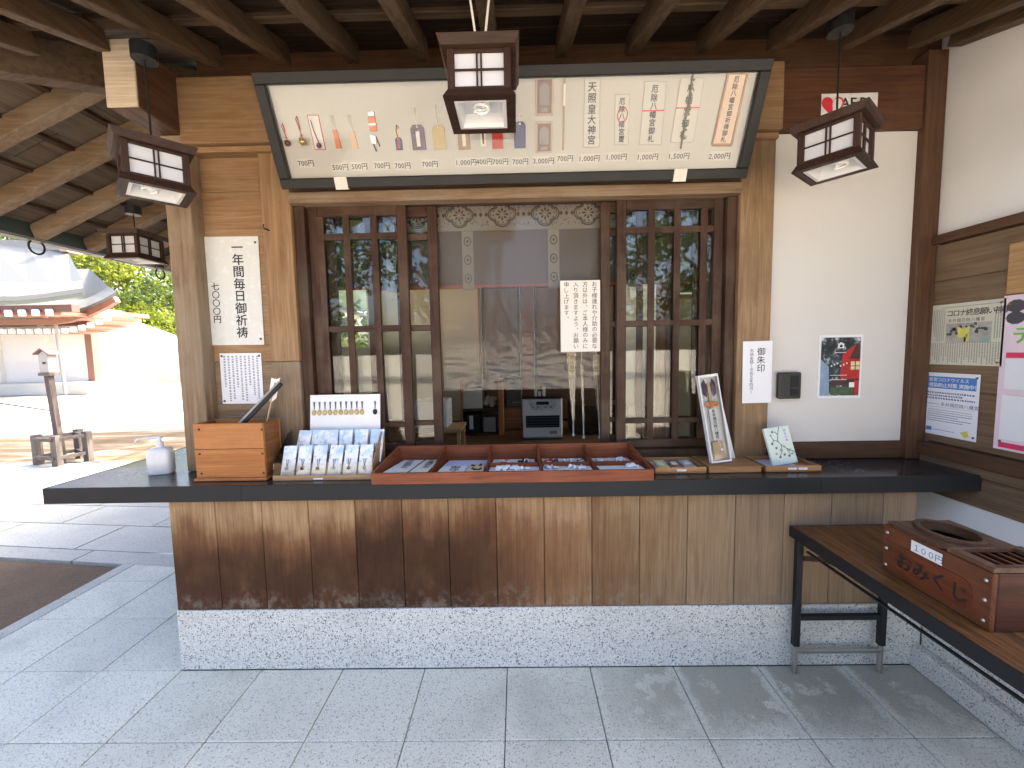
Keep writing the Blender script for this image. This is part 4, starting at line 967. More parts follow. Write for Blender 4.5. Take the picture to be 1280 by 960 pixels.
q = MB(); q.box(.16, .19, 2.05, 2.08, 1.093, 1.16, .004); q.box(.24, .27, 2.05, 2.07, 1.093, 1.18, .004); q.box(.2, .225, 2.05, 2.07, 1.093, 1.14, .004); solo('candle_holder', 'small white ornaments standing on top of the fan heater', 'ornament', q, M_CREAM, (.2, 2.06, 1.093))
GRN = plain('dark_green_paint', (.055, .065, .05), .4)
t = thing('stove', 'dark green heater cabinet behind the fan heater', 'heater', (-.04, 2.6, .85))
q = MB(); q.box(-.13, .05, 2.5, 2.7, .93, 1.25, .01); part(t, 'body', q, GRN); q = MB(); q.box(-.06, .03, 2.494, 2.4995, .975, .99); part(t, 'badge', q, M_GREYPRINT); q = MB(); q.box(-.07, -.0, 2.55, 2.65, 1.251, 1.27, .004); part(t, 'handle', q, GRN)
q = MB(); q.box(-.62, .4, 2.52, 2.9, .681, .928, .004); solo('low_cabinet', 'long low wooden cabinet under the dark green heater', 'cabinet', q, wood('cabinet_wood', (.3, .16, .07), (.22, .11, .045), 'x', .4), (-.1, 2.7, .68))
q = MB(); q.box(.55, 1.1, 2.2, 2.6, .681, .98, .004); solo('low_cabinet', 'low dark cabinet at the right of the fan heater', 'cabinet', q, dark('x'), (.8, 2.4, .68))
# sacred arrows hanging in clear sleeves
for lab, u, v0, v1, s in (('arrow in a clear tapered sleeve, left of the hanging pair', 714, 440, 544, -1), ('thin arrow in a clear sleeve between its two neighbours', 727, 455, 547, .8), ('arrow in a clear tapered sleeve, right of the hanging group', 745, 440, 547, 1)):
    a, b = atY(u, v0, .62), atY(u+(3 if s < 1 else 5), v1, .62)
    t = thing('hanging_arrow', lab, 'arrow', tuple(a), group='sacred arrows hanging behind the vinyl')
    q = MB(); L = (a-b).length; wd = .06 if abs(s) == 1 else .02
    q.prism([(a.x-wd/2, a.y, a.z), (b.x-.004, a.y, b.z+.06), (b.x+.004, a.y, b.z+.06), (a.x+wd/2, a.y, a.z)], (0, .012, 0)); part(t, 'sleeve', q, glass('sleeve_film', (.85, .85, .82), 1.0, .08, milky=.22))
    q = MB(); q.tube([(a.x, a.y+.006, a.z-.01), (b.x, a.y+.006, b.z)], .004, 6); part(t, 'shaft', q, M_CREAM)
    q = MB(); q.ball((b.x, a.y+.006, b.z), .010, 7); part(t, 'tip', q, M_WHITE)
    if wd > .03:
        q = MB(facade(a.x-.016, a.y-.004, a.z-.14)); q.box(0, .036, 0, .12, 0, .002); tx(q, '厄除御守', .018, .115, .027, .0022, True); part(t, 'label_strip', q, [plain('strip_cream', (.72, .68, .45), .6), M_INK])
    q = MB(); q.tube([(a.x, a.y+.006, a.z-.02), (a.x, a.y+.006, 2.61)], .0015, 4); part(t, 'thread', q, M_CORD)
# patterned blind behind the windows
t = thing('bamboo_blind', 'grey brown blind with patterned cloth border hanging behind the windows', 'blind', (0, .43, 2.3))
def cloth(nm, c, rough=.85):
    if nm in MATS: return MATS[nm]
    nb = NB(nm); v = nb.coord((1, 1, 1), rnd=False); s = nb.n('ShaderNodeTexWave'); s.wave_type = 'BANDS'; s.bands_direction = 'Z'; s.inputs['Scale'].default_value = 90; s.inputs['Distortion'].default_value = .6; nb.l(v, s.inputs['Vector'])
    a = nb.noise(v, 4, 4, .6); cc = nb.mix(nb.math('MULTIPLY', s.outputs['Fac'], .3), c, tuple(x*.6 for x in c)); cc = nb.mix(nb.math('MULTIPLY', a, .3), cc, tuple(x*.75 for x in c))
    nb.col(cc); nb.set(Roughness=rough, Specular_IOR_Level=.2); MATS[nm] = nb.m; return nb.m
YB = .43; zb0, zb1, zb2 = atY(640, 358, YB).z, atY(640, 288, YB).z, 2.46
q = MB(); q.box(-1.06, 1.06, YB, YB+.006, zb0+.012, zb1); part(t, 'slat_field', q, cloth('blind_slats', (.14, .115, .105)))
q = MB(); q.box(-1.06, 1.06, YB-.003, YB+.007, zb0-.002, zb0+.011); part(t, 'hem', q, plain('red_hem', (.32, .07, .045), .7))
q = MB(); q.box(-1.06, 1.06, YB-.004, YB+.006, zb1+.001, zb2); part(t, 'valance', q, plain('valance_cloth', (.27, .26, .245), .8, var=.06))
def rosette(q, x, z, r, y):
    q.m = 0
    def lobe(a):                                   # outline of four overlapping discs
        a = (a+PI/4) % (PI/2)-PI/4; d_, rl = .52, .62; return r*(d_*math.cos(a)+math.sqrt(max(0, rl*rl-(d_*math.sin(a))**2)))
    for kk, th in ((1.0, .055), (.86, .03)):
        pts = [(x+kk*lobe(a)*math.cos(a), z+kk*lobe(a)*.86*math.sin(a)) for a in [2*PI*i/48 for i in range(48)]]
        for i in range(48): q.tube([(pts[i][0], y, pts[i][1]), (pts[(i+1) % 48][0], y, pts[(i+1) % 48][1])], r*th, 4)
    for k in range(8):
        a = PI/4*k; rr_ = r*(.55 if k % 2 == 0 else .5); q.prism([(x+math.cos(a)*r*.15, y-.001, z+math.sin(a)*r*.15), (x+math.cos(a-.25)*rr_*.7, y-.001, z+math.sin(a-.25)*rr_*.7), (x+math.cos(a)*rr_, y-.001, z+math.sin(a)*rr_), (x+math.cos(a+.25)*rr_*.7, y-.001, z+math.sin(a+.25)*rr_*.7)], (0, .002, 0))
    for k in range(12):
        a = PI/6*k+.1; q.ball((x+math.cos(a)*r*.74, y, z+math.sin(a)*r*.66), r*.065, 5)
q = MB(); px_ = .225; zc = atY(640, 268, YB).z
for k in range(-5, 5): rosette(q, DX3(579, 2.3)+px_*1.04*(k+1), zc, .066, YB-.005)
rr = random.Random(8)
for k in range(-5, 5):
    xm = DX3(579, 2.3)+px_*1.04*(k+1)+px_*.52
    for dx_ in (-.03, .0, .03): q.prism([(xm+dx_-.010, YB-.006, zc), (xm+dx_, YB-.006, zc-.013), (xm+dx_+.010, YB-.006, zc), (xm+dx_, YB-.006, zc+.013)], (0, .002, 0))
    for i in range(50):
        a = rr.uniform(-1, 1); xx, zz = xm+a*.085*(.4+.6), zc+rr.choice((-1, 1))*rr.uniform(.02, .062); q.box(xx-.0022, xx+.0022, YB-.006, YB-.004, zz-.0022, zz+.0022)
part(t, 'pattern', q, plain('pattern_thread', (.035, .03, .028), .7), kind='stuff')
for u in (402, 495, 588, 693, 790, 880):
    xc = DX3(u, 2.3); q = MB(); q.box(xc-.031, xc+.031, YB-.0035, YB-.0005, zb0-.015, zb1); q.m = 1
    for k in range(3):
        zz = zb1-.055-.1*k
        for i in range(12):
            a0, a1 = 2*PI*i/12, 2*PI*(i+1)/12; q.tube([(xc+.018*math.cos(a0), YB-.004, zz+.024*math.sin(a0)), (xc+.018*math.cos(a1), YB-.004, zz+.024*math.sin(a1))], .0022, 4)
        q.prism([(xc-.007, YB-.005, zz), (xc, YB-.005, zz-.010), (xc+.007, YB-.005, zz), (xc, YB-.005, zz+.010)], (0, .002, 0))
    part(t, 'ribbon', q, [MATS['valance_cloth'], MATS['pattern_thread']])
# wrinkled clear vinyl curtain in the opening: nearly flat above, crumpled in folds along its lower edge
from mathutils import noise as MN
q = MB(); nx, nz = 120, 130; x0, x1 = XW(548, .37), XW(751, .37); z0v, z1v = atY(640, 487, .385).z, 2.30
def ridge(a, b, c): return 1-2*abs(MN.noise((a, b, c)))
vs = []
for j in range(nz+1):
    for i in range(nx+1):
        u, v = i/nx, j/nz; x = x0+(x1-x0)*u; z = z0v+(z1v-z0v)*v
        low = max(0, 1-v/.27)**1.1; mid = max(0, 1-abs(v-.28)/.30)*math.exp(-((u-.52)/.28)**2)
        wx_, wz_ = x+.03*MN.noise((x*6, z*6, 5)), z+.03*MN.noise((x*6, z*6, 9))
        d = .0034*low*ridge(wx_*8, wz_*30, 1)+.0026*low*ridge(wx_*26, wz_*46, 2)+.0010*low*ridge(wx_*60, wz_*60, 6)+.0020*mid*ridge(wx_*26+wz_*9, wz_*7, 3)+.0007*MN.noise((x*3, z*2.2, 4))+.0005*ridge(x*9, z*1.0, 7)
        vs.append((x, .385+d, z))
q.add(vs, [(j*(nx+1)+i, j*(nx+1)+i+1, (j+1)*(nx+1)+i+1, (j+1)*(nx+1)+i) for j in range(nz) for i in range(nx)], True)
q.recalc = False
solo('vinyl_curtain', 'wrinkled clear vinyl curtain hung across the open window', 'curtain', q, M_PLASTIC, (0, .385, 2.30))

# ================================================================== THINGS ON THE COUNTER
# hand sanitiser
c = (atZ(198, 593, ZT).x, .20, ZT+.001)
t = thing('hand_sanitizer', 'white pump bottle of hand sanitizer on the left end of the counter', 'bottle', c, math.radians(18))
Mx = Matrix.Translation(c) @ Matrix.Rotation(math.radians(18), 4, 'Z')
def rrect(wx, wy, r, z, n=4):
    out = []
    for cx_, cy_, a0 in ((wx-r, wy-r, 0), (-wx+r, wy-r, PI/2), (-wx+r, -wy+r, PI), (wx-r, -wy+r, 3*PI/2)):
        for i in range(n+1): a = a0+PI/2*i/n; out.append((cx_+r*math.cos(a), cy_+r*math.sin(a), z))
    return out
def loft(q, rings, smooth=True):
    n = len(rings[0]); q.add([p for r in rings for p in r], [(k*n+i, k*n+(i+1) % n, (k+1)*n+(i+1) % n, (k+1)*n+i) for k in range(len(rings)-1) for i in range(n)], smooth)
    q.add(rings[0], [list(range(n-1, -1, -1))]); q.add(rings[-1], [list(range(n))])
q = MB(Mx); loft(q, [rrect(.050, .034, .02, 0), rrect(.054, .037, .022, .008), rrect(.054, .037, .022, .10), rrect(.051, .034, .022, .122), rrect(.040, .028, .02, .134), rrect(.02, .018, .012, .138)]); part(t, 'body', q, M_WHITE)
q = MB(Mx); q.cone((0, 0, .138), (0, 0, .165), .017, .016, 14); q.cone((0, 0, .1651), (0, 0, .182), .009, .008, 10); part(t, 'collar', q, plain('grey_white_cap', (.7, .7, .7), .35))
q = MB(Mx); q.cone((0, 0, .182), (0, 0, .194), .012, .012, 12); q.tube([(0, 0, .188), (-.05, -.01, .190), (-.085, -.018, .187), (-.095, -.02, .172)], [.007, .0065, .005, .004], 8); part(t, 'pump', q, MATS['grey_white_cap'])
# small lacquer tray behind the column on the left wing
t = thing('wooden_tray', 'small orange tray on the left wing of the counter behind the column', 'tray', (-2.0, .95, ZT+.001))
q = MB(); q.box(-2.14, -1.80, .8, 1.1, ZT+.001, ZT+.009, .002); part(t, 'base', q, orange('x'))
for (a, b, c_, d) in ((-2.14, -1.80, .8, .812), (-2.14, -1.80, 1.088, 1.1), (-2.14, -2.128, .8125, 1.0875), (-1.812, -1.80, .8125, 1.0875)): q = MB(); q.box(a, b, c_, d, ZT+.0095, ZT+.05, .002); part(t, 'rim', q, orange('x'))
# arrow box
bx0, bx1, by0, by1 = -1.562, -1.225, .052, .20; bz = atY(245, 530, by0).z; ZC = ZT+.001
t = thing('arrow_box', 'open orange wooden box with dark nails at the left of the counter', 'box', ((bx0+bx1)/2, .13, ZC))
q = MB(); q.box(bx0-.008, bx1+.01, by0-.012, by1+.005, ZC, ZC+.014, .003); part(t, 'base_board', q, orange('x'))
zm = ZC+.014+(bz-ZC-.014)*.53
for a, b in ((ZC+.0145, zm), (zm+.0015, bz)):
    q = MB(); q.box(bx0, bx1, by0, by0+.012, a, b, .002); fb2 = part(t, 'front_board', q, orange('x'))
    q = MB(); q.box(bx0, bx1, by1-.012, by1, a, b, .002); part(t, 'back_board', q, orange('x'))
for a in (bx0, bx1-.012): q = MB(); q.box(a+.0003, a+.0117, by0+.0123, by1-.0123, ZC+.0146, bz-.001, .002); part(t, 'side_board', q, wood('brown_orange_wood', (.26, .11, .04), (.19, .075, .027), 'y', .45))
for (u, v) in ((248.5, 537), (327, 537), (249.5, 567.5), (328, 567), (252, 592), (329.5, 591)):
    p = atY(u, v, by0); q = MB(); q.cone((p.x, by0, p.z), (p.x, by0-.004, p.z), .0055, .0035, 9); part(fb2, 'nail', q, M_NAIL)
a, b = atY(310, 527, .12), atY(354, 481, .17)
q = MB(); d = (b-a); a2 = a-d*.5
q.beam(tuple(a2), tuple(b), .02, .02); q.m = 1; q.beam(tuple(a2+Vector((-.014, 0, .012))), tuple(b+Vector((-.012, 0, .010))), .005, .014)
solo('sacred_arrow', 'black lacquered arrow case leaning out of the orange box', 'arrow', q, [M_IRON, plain('greyish_paper', (.33, .33, .31), .5)], tuple(a2))
t = thing('sacred_arrow', 'white feathered arrow standing in the orange box', 'arrow', tuple(a2+Vector((.03, .03, 0))))
A, B = atY(332, 535, .15), atY(344, 478, .17)
q = MB(); q.tube([tuple(A), tuple(B)], .004, 6); part(t, 'shaft', q, plain('bare_wand', (.5, .33, .18), .5))
for s in (-1, 1, 0):
    q = MB(); D_ = (B-A).normalized(); q.prism([tuple(B-D_*.10+Vector((s*.004, -.003*abs(s), 0))), tuple(B-D_*.085+Vector((s*.020, .004, .002))), tuple(B+D_*.02+Vector((s*.022-.004, .004, .004))), tuple(B+D_*.015)], (0, .0025, 0)); part(t, 'feather', q, M_CREAM)
# amulet packet rack
rx0, rx1, ry0, ry1 = -1.182, -.700, .040, .235
t = thing('packet_rack', 'stepped cardboard rack holding amulet packets under a clear front', 'display rack', ((rx0+rx1)/2, .14, ZC))
CB = plain('card_brown', (.36, .22, .11), .6, var=.1)
q = MB(); q.box(rx0, rx1, ry0, ry1, ZC, ZC+.008); part(t, 'base', q, CB)
q = MB(); q.box(rx0, rx1, ry0-.0045, ry0-.0003, ZC, ZC+.026, .001); q.m = 1; q.box(-.985, -.94, ry0-.0052, ry0-.0045, ZC+.004, ZC+.012); part(t, 'front_lip', q, [CB, M_PAPER])
for a in (rx0, rx1-.004):
    q = MB(); q.prism([(a, ry0, ZC+.0085), (a, ry1, ZC+.0085), (a, ry1, ZC+.215), (a, ry1-.05, ZC+.20), (a, ry0, ZC+.07)], (.004, 0, 0)); part(t, 'side_panel', q, CB if a > -1 else M_ACRYL)
q = MB(); q.box(rx0+.005, rx1-.005, ry0+.001, ry0+.003, ZC+.0265, ZC+.085); part(t, 'clear_front', q, M_ACRYL)
q = MB(); q.box(rx0+.0045, rx1-.0045, ry0+.088, ry0+.093, ZC+.0085, ZC+.11); part(t, 'step_board', q, CB)
# header card with a row of charms printed on it
a, b = atY(385, 527, .23), atY(472, 493, .23); Mx = frame((a.x, .237, ZC+.10), (1, 0, 0), (0, .12, 1)); w_, h_ = b.x-a.x, (b.z-ZC-.10)
t = thing('header_card', 'white card with a row of small charms standing behind the packets', 'card', (a.x, .237, ZC+.1)); q = MB(Mx); q.box(0, w_, 0, h_, 0, .003); crd = part(t, 'card', q, M_PAPER)
for i in range(11):
    x = w_*(.06+.076*i) if i < 10 else w_*.93; z = h_*.70
    q = MB(Mx); q.tube([(x, z+.012, .005), (x-.003, z+.050, .005), (x+.003, z+.050, .005), (x+.001, z+.014, .005)], .0022, 4); q.m = 1; q.lathe([(.001, .003), (.0115, .003), (.0115, .008), (.006, .011)], (x, z-.006, 0), 9, 1, 1.35); part(crd, 'charm', q, [plain('charm_strap', (.2, .2, .2), .6), M_GOLD if i < 10 else M_IRON])
def packetmat():
    nb = NB('packet_print'); v = nb.coord((1, 1, 1)); a = nb.noise(v, 45, 4, .65); b = nb.noise(v, 16, 3, .6); s = nb.n('ShaderNodeSeparateXYZ'); nb.l(nb.n('ShaderNodeTexCoord').outputs['Generated'], s.inputs[0])
    topm = nb.smooth(s.outputs[1], .58, .78); foot = nb.smooth(s.outputs[1], .22, .10)
    c = nb.mix(nb.math('MULTIPLY', nb.math('MAXIMUM', topm, foot), nb.smooth(b, .42, .6)), (.76, .77, .78), (.46, .60, .74)); c = nb.mix(nb.math('MULTIPLY', topm, nb.smooth(a, .56, .62)), c, (.36, .58, .66))
    mid = nb.math('SUBTRACT', 1.0, nb.math('MAXIMUM', topm, foot), True); c = nb.mix(nb.math('MULTIPLY', nb.math('MULTIPLY', mid, nb.smooth(a, .54, .62)), .5), c, (.3, .29, .3))
    nb.col(c); nb.set(Roughness=.22); return nb.m
M_PACK = packetmat()
def packet(cx_, y, z, wd, ht, label, lean=.42, rot=0):
    Mx = frame((cx_, y, z), (1, 0, 0), (0, lean, 1)) @ Matrix.Rotation(rot, 4, 'Z')
    t = thing('amulet_packet', label, 'packet', (cx_, y, z), group='white and blue amulet packets in the rack')
    o = bpy.data.objects.new('packet', None)
    q = MB(); n = 5; vs = []
    for j in range(n+1):
        for i in range(n+1):
            u, v = i/n, j/n; vs.append((wd*(u-.5), ht*v, .010*math.sin(PI*u)*math.sin(PI*min(1, v*1.2)*.9+.1)))
    N = (n+1)**2; vs += [(p[0], p[1], -.003) for p in vs]
    fs = [(j*(n+1)+i, j*(n+1)+i+1, (j+1)*(n+1)+i+1, (j+1)*(n+1)+i) for j in range(n) for i in range(n)]; fs += [tuple(N+k for k in f[::-1]) for f in fs]
    q.add(vs, fs, True); me = q.mesh('wrapper', M_PACK, Matrix.Identity(4)); bpy.data.objects.remove(o)
    o = bpy.data.objects.new('wrapper', me); COL.objects.link(o); o.parent = t; o.matrix_local = Matrix.Translation((-cx_, -y, -z)) @ Mx
    q = MB(Mx); q.m = 0; q.tube([(0, ht*.30, .0125), (-.006, ht*.55, .0125), (.006, ht*.55, .0125), (0, ht*.30, .0125)], .0016, 4); q.m = 1; q.ball((0, ht*.26, .013), .009, 7, 1.2); part(t, 'charm', q, [plain('charm_strap', (.2, .2, .2), .6), random.choice((M_IRON, plain('charm_grey', (.4, .4, .42), .4), M_GOLD))])
ordn = ['leftmost', 'second from the left', 'third from the left', 'fourth from the left', 'fifth from the left', 'rightmost']
n = 6; wd = (rx1-rx0-.03)/n
for i in range(n):
    packet(rx0+.02+wd*(i+.5), ry0+.014, ZC+.010, wd*.86, .155, ordn[i]+' amulet packet in the front row of the rack', .45, random.uniform(-.04, .04))
for i in range(n):
    packet(rx0+.045+wd*(i+.45), ry0+.098, ZC+.060, wd*.88, .165, ordn[i]+' amulet packet in the back row of the rack', .42, random.uniform(-.06, .06))

# big compartment tray (slightly narrower at the back, floor rising a little)
FLx, FRx, FY = -.677, .612, -.028; a, b = atY(498, 556, .25), atY(786, 553, .25); BLx, BRx, BYt = a.x, b.x, .25
ztF, ztB, zfF, zfB = ZC+.052, (a.z+b.z)/2-.004, ZC+.037, ZC+.030
t = thing('compartment_tray', 'large red brown tray divided into eight compartments on the counter', 'tray', (0, .1, ZC))
def tp(u, v):  # tray plan coordinates
    y = FY+(BYt-FY)*v; return (FLx+(BLx-FLx)*v)+((FRx+(BRx-FRx)*v)-(FLx+(BLx-FLx)*v))*u, y
def tz(v): return zfF+(zfB-zfF)*v
TW = tray_w('x'); TWY = tray_w('y')
q = MB(); c4 = [tp(0, 0), tp(1, 0), tp(1, 1), tp(0, 1)]
q.add([(x, y, ZC) for x, y in c4]+[(x, y, tz(v)) for (x, y), v in zip(c4, (0, 0, 1, 1))], [(3, 2, 1, 0), (4, 5, 6, 7), (0, 1, 5, 4), (1, 2, 6, 5), (2, 3, 7, 6), (3, 0, 4, 7)]); part(t, 'floor_board', q, TW)
def wallp(p0, p1, z0a, z0b, z1a, z1b, th, mat, nm):
    (xa, ya), (xb, yb_) = p0, p1; dx_, dy_ = xb-xa, yb_-ya; L = math.hypot(dx_, dy_); nx_, ny_ = -dy_/L*th/2, dx_/L*th/2
    q = MB(); V = [(xa+nx_, ya+ny_, z0a), (xa-nx_, ya-ny_, z0a), (xb-nx_, yb_-ny_, z0b), (xb+nx_, yb_+ny_, z0b), (xa+nx_, ya+ny_, z1a), (xa-nx_, ya-ny_, z1a), (xb-nx_, yb_-ny_, z1b), (xb+nx_, yb_+ny_, z1b)]
    q.add(V, [(3, 2, 1, 0), (4, 5, 6, 7), (0, 1, 5, 4), (1, 2, 6, 5), (2, 3, 7, 6), (3, 0, 4, 7)]); part(t, nm, q, mat)
wallp((FLx-.002, FY-.006), (FRx+.002, FY-.006), ZC, ZC, ztF, ztF, .012, TW, 'front_wall')
wallp((BLx, BYt+.006), (BRx, BYt+.006), ZC, ZC, ztB, ztB, .012, TW, 'back_wall')
wallp(tp(0, 0), tp(0, 1), ZC, ZC, ztF-.001, ztB-.001, .012, TWY, 'side_wall'); wallp(tp(1, 0), tp(1, 1), ZC, ZC, ztF-.001, ztB-.001, .012, TWY, 'side_wall')
for u in (.205, .405, .605, .805):
    wallp(tp(u, .02), tp(u, .98), tz(0), tz(1), ztF-.012, ztB-.004, .008, TWY, 'divider')
for (ua, ub) in ((.41, .60), (.61, .80), (.81, .995)): wallp(tp(ua, .42), tp(ub, .42), tz(.42), tz(.42), ztF+.006, ztF+.006, .007, TW, 'cross_divider')
def traycard(name, label, cat, u0, u1, v0, v1, mats, text=None, tsize=.03, lift=.002, extra=None):
    (xa, ya), (xb, _), (xd, yd) = tp(u0, v0), tp(u1, v0), tp(u0, v1); zz = tz(v0)+lift
    Mx = frame((xa, ya, zz), (1, 0, 0), (0, yd-ya, tz(v1)-tz(v0))); q = MB(Mx); w, h = xb-xa, yd-ya
    sh = (xd-xa)/h; q.prism([(0, 0, 0), (w, 0, 0), (w+(tp(u1, v1)[0]-xb), h, 0), (xd-xa, h, 0)], (0, 0, .004))
    if text: tx(q, text, w*.55+sh*h*.5, h*.97, tsize, .0045, True, bold=.02, pitch=min(1.0, h*.94/tsize/len(text)), slant=0)
    if extra: extra(q, w, h)
    return solo(name, label, cat, q, mats, (xa, ya, zz))
traycard('paper_talisman', 'white lettered talisman in the far left tray compartment', 'talisman', .03, .115, .06, .93, [M_PAPER, M_INK], '厄除御札', .04, lift=.006)
traycard('paper_talisman', 'cream lettered talisman beside the white one in the tray', 'talisman', .125, .19, .06, .93, [M_CREAM, M_INK], '交通安全', .04, lift=.006)
traycard('paper_sheet', 'lavender paper sheet in the second tray compartment', 'paper', .225, .395, .05, .9, [M_LAV, M_INK])
traycard('envelope', 'white envelope with brush writing on the lavender sheet', 'envelope', .232, .325, .04, .42, [M_PAPER, M_INK], '御守', .05, lift=.008)
def dots(q, w, h):
    q.m = 1; rr = random.Random(4)
    for i in range(10): x, y = rr.uniform(.1, .85)*w, (rr.uniform(.05, .3) if i % 2 else rr.uniform(.65, .92))*h; q.box(x, x+.012, y, y+.02, .0042, .006)
traycard('patterned_pouch', 'beige pouch with black pattern at the front of the second compartment', 'pouch', .335, .392, .05, .50, [plain('beige_cloth', (.6, .53, .32), .6), M_INK], None, lift=.009, extra=dots)
for (ua, ub, va, vb, lab) in ((.415, .59, .46, .93, 'white liner paper in the upper middle tray compartment'), (.62, .79, .46, .93, 'white liner paper in the upper fourth tray compartment'), (.815, .98, .46, .93, 'white liner paper in the upper right tray compartment'), (.415, .60, .04, .36, 'white liner paper in the lower middle tray compartment'), (.615, .795, .04, .36, 'white liner paper in the lower fourth tray compartment'), (.82, .985, .04, .36, 'lavender white liner paper in the lower right tray compartment')):
    traycard('liner_paper', lab, 'paper', ua, ub, va, vb, [M_PAPER, M_INK])
def strap(label, u, v, mats, seed, n=7, spread=.04, r=.007, lift=.010, cat='strap'):
    x, y = tp(u, v); z = tz(v)+lift; rr = random.Random(seed); q = MB()
    for i in range(n):
        q.m = rr.randrange(len(mats)); p = Vector((x+rr.uniform(-spread, spread), y+rr.uniform(-.018, .018), z+rr.uniform(0, .008))); k = rr.random()
        if k < .4: q.ball(tuple(p), rr.uniform(.6, 1.2)*r, 7)
        elif k < .7:
            d = Vector((rr.uniform(-1, 1), rr.uniform(-.6, .6), rr.uniform(0, .3)))*.022; q.tube([tuple(p), tuple(p+d*.5+Vector((0, 0, .004))), tuple(p+d)], .0028, 5)
        else: s = r*rr.uniform(.8, 1.3); q.box(p.x-s, p.x+s, p.y-s*.7, p.y+s*.7, p.z, p.z+s*.8, .001)
    return solo('charm_strap', label, cat, q, mats, (x, y, tz(v)+.004), 'small charms lying in the tray compartments')
PK = plain('pale_packet', (.66, .64, .66), .3)
strap('red and silver charms in the upper middle compartment', .465, .62, [M_RED, M_RED, PK], 1, 12, .028)
strap('black and white round charms in the upper middle compartment', .545, .62, [M_IRON, M_WHITE, M_IRON], 2, 12, .024, .010)
strap('purple and white beaded charms left in the upper fourth compartment', .655, .62, [M_PURPLE, PK, M_REDP, M_INK], 3, 26, .040)
strap('white and black beaded charms right in the upper fourth compartment', .745, .62, [PK, M_WHITE, M_IRON, PK], 4, 26, .040)
strap('small silver charms lying in the upper right compartment', .86, .62, [PK, M_GREYPRINT, M_WHITE], 5, 12, .035)
strap('standing clear charm in the upper right compartment', .935, .68, [PK, M_WHITE], 6, 8, .014, .012)
strap('white sachets heaped in the lower middle compartment', .50, .20, [M_WHITE, PK, M_PAPER], 7, 26, .075, .011)
strap('small lettered packets left in the lower fourth compartment', .65, .20, [PK, M_CREAM, M_GREYPRINT], 8, 14, .035, .009)
strap('white packets right in the lower fourth compartment', .74, .20, [M_WHITE, PK], 9, 14, .04, .010)
strap('white folded charm at the right end of the lower right compartment', .95, .22, [M_WHITE, M_PAPER], 10, 9, .022, .012)

# three small trays
def small_tray(label, u0, u1, rim=True, tags=()):
    y0, y1 = .060, .255; xa, xb = atY(u0, 590, y0).x, atY(u1, 590, y0).x; z1 = ZC+.030
    t = thing('wooden_tray', label, 'tray', ((xa+xb)/2, (y0+y1)/2, ZC)); OW = wood('tray_tan_wood', (.40, .21, .085), (.32, .155, .058), 'x', .42); OY = wood('tray_tan_wood', (.40, .21, .085), (.32, .155, .058), 'y', .42)
    q = MB(); q.box(xa, xb, y0, y1, ZC, ZC+.006 if rim else z1-.002, .002); part(t, 'base', q, OW)
    if rim:
        for a in ((xa, xb, y0, y0+.008), (xa, xb, y1-.008, y1)): q = MB(); q.box(*a, ZC+.0063, z1, .003); part(t, 'rim', q, OW)
        for a in ((xa, xa+.008), (xb-.008, xb)): q = MB(); q.box(a[0], a[1], y0+.0083, y1-.0083, ZC+.0063, z1-.001, .002); part(t, 'rim', q, OY)
    else:
        q = MB(); q.box(xa-.004, xb+.004, y0-.006, y1+.003, z1-.0017, z1+.002, .0012); part(t, 'lid_board', q, OW)
    for ta, tb in tags:
        pa, pb = atY(ta, 590, y0).x, atY(tb, 590, y0).x; q = MB(facade(pa, y0-.0004, ZC+.011)); q.box(0, pb-pa, 0, .010, 0, .001); scribble(q, .003, pb-pa-.003, .002, .008, 1, False, 1, .0012); part(t, 'price_tag', q, [M_PAPER, M_GREYPRINT])
    return xa, xb, y0, y1, z1
xa, xb, y0, y1, z1 = small_tray('small tan tray with a few patterned packets, nearest the big tray', 819, 883.5, True, [(846, 858)])
q = MB(); q.box(xa+.012, xb-.012, y0+.012, y1-.012, ZC+.0065, ZC+.009); solo('liner_paper', 'white liner paper in the small tan tray', 'paper', q, M_PAPER, (xa, y0, ZC))
for i, (fx, c1, lab) in enumerate(((.25, plain('yellow_packet', (.62, .55, .25), .3, var=.3, scale=60), 'yellowish packet in the small tan tray'), (.52, plain('brown_packet', (.22, .15, .10), .3, var=.5, scale=60), 'brown patterned packet in the middle of the small tan tray'), (.78, plain('grey_packet', (.42, .38, .36), .3, var=.5, scale=60), 'grey patterned packet at the right of the small tan tray'))):
    cx_ = xa+(xb-xa)*fx; q = MB(frame((cx_-.028, y0+.05, ZC+.010), (1, 0, 0), (0, 1, .12))); q.box(0, .056, 0, .095, 0, .008, .003); q.m = 1; q.box(.012, .04, .03, .065, .0082, .0092); solo('amulet_packet', lab, 'packet', q, [c1, M_CREAM], (cx_, y0+.09, ZC+.01))
xa, xb, y0, y1, zl_ = small_tray('tan tray used as a plinth for the boxed arrow', 886.5, 952, False)
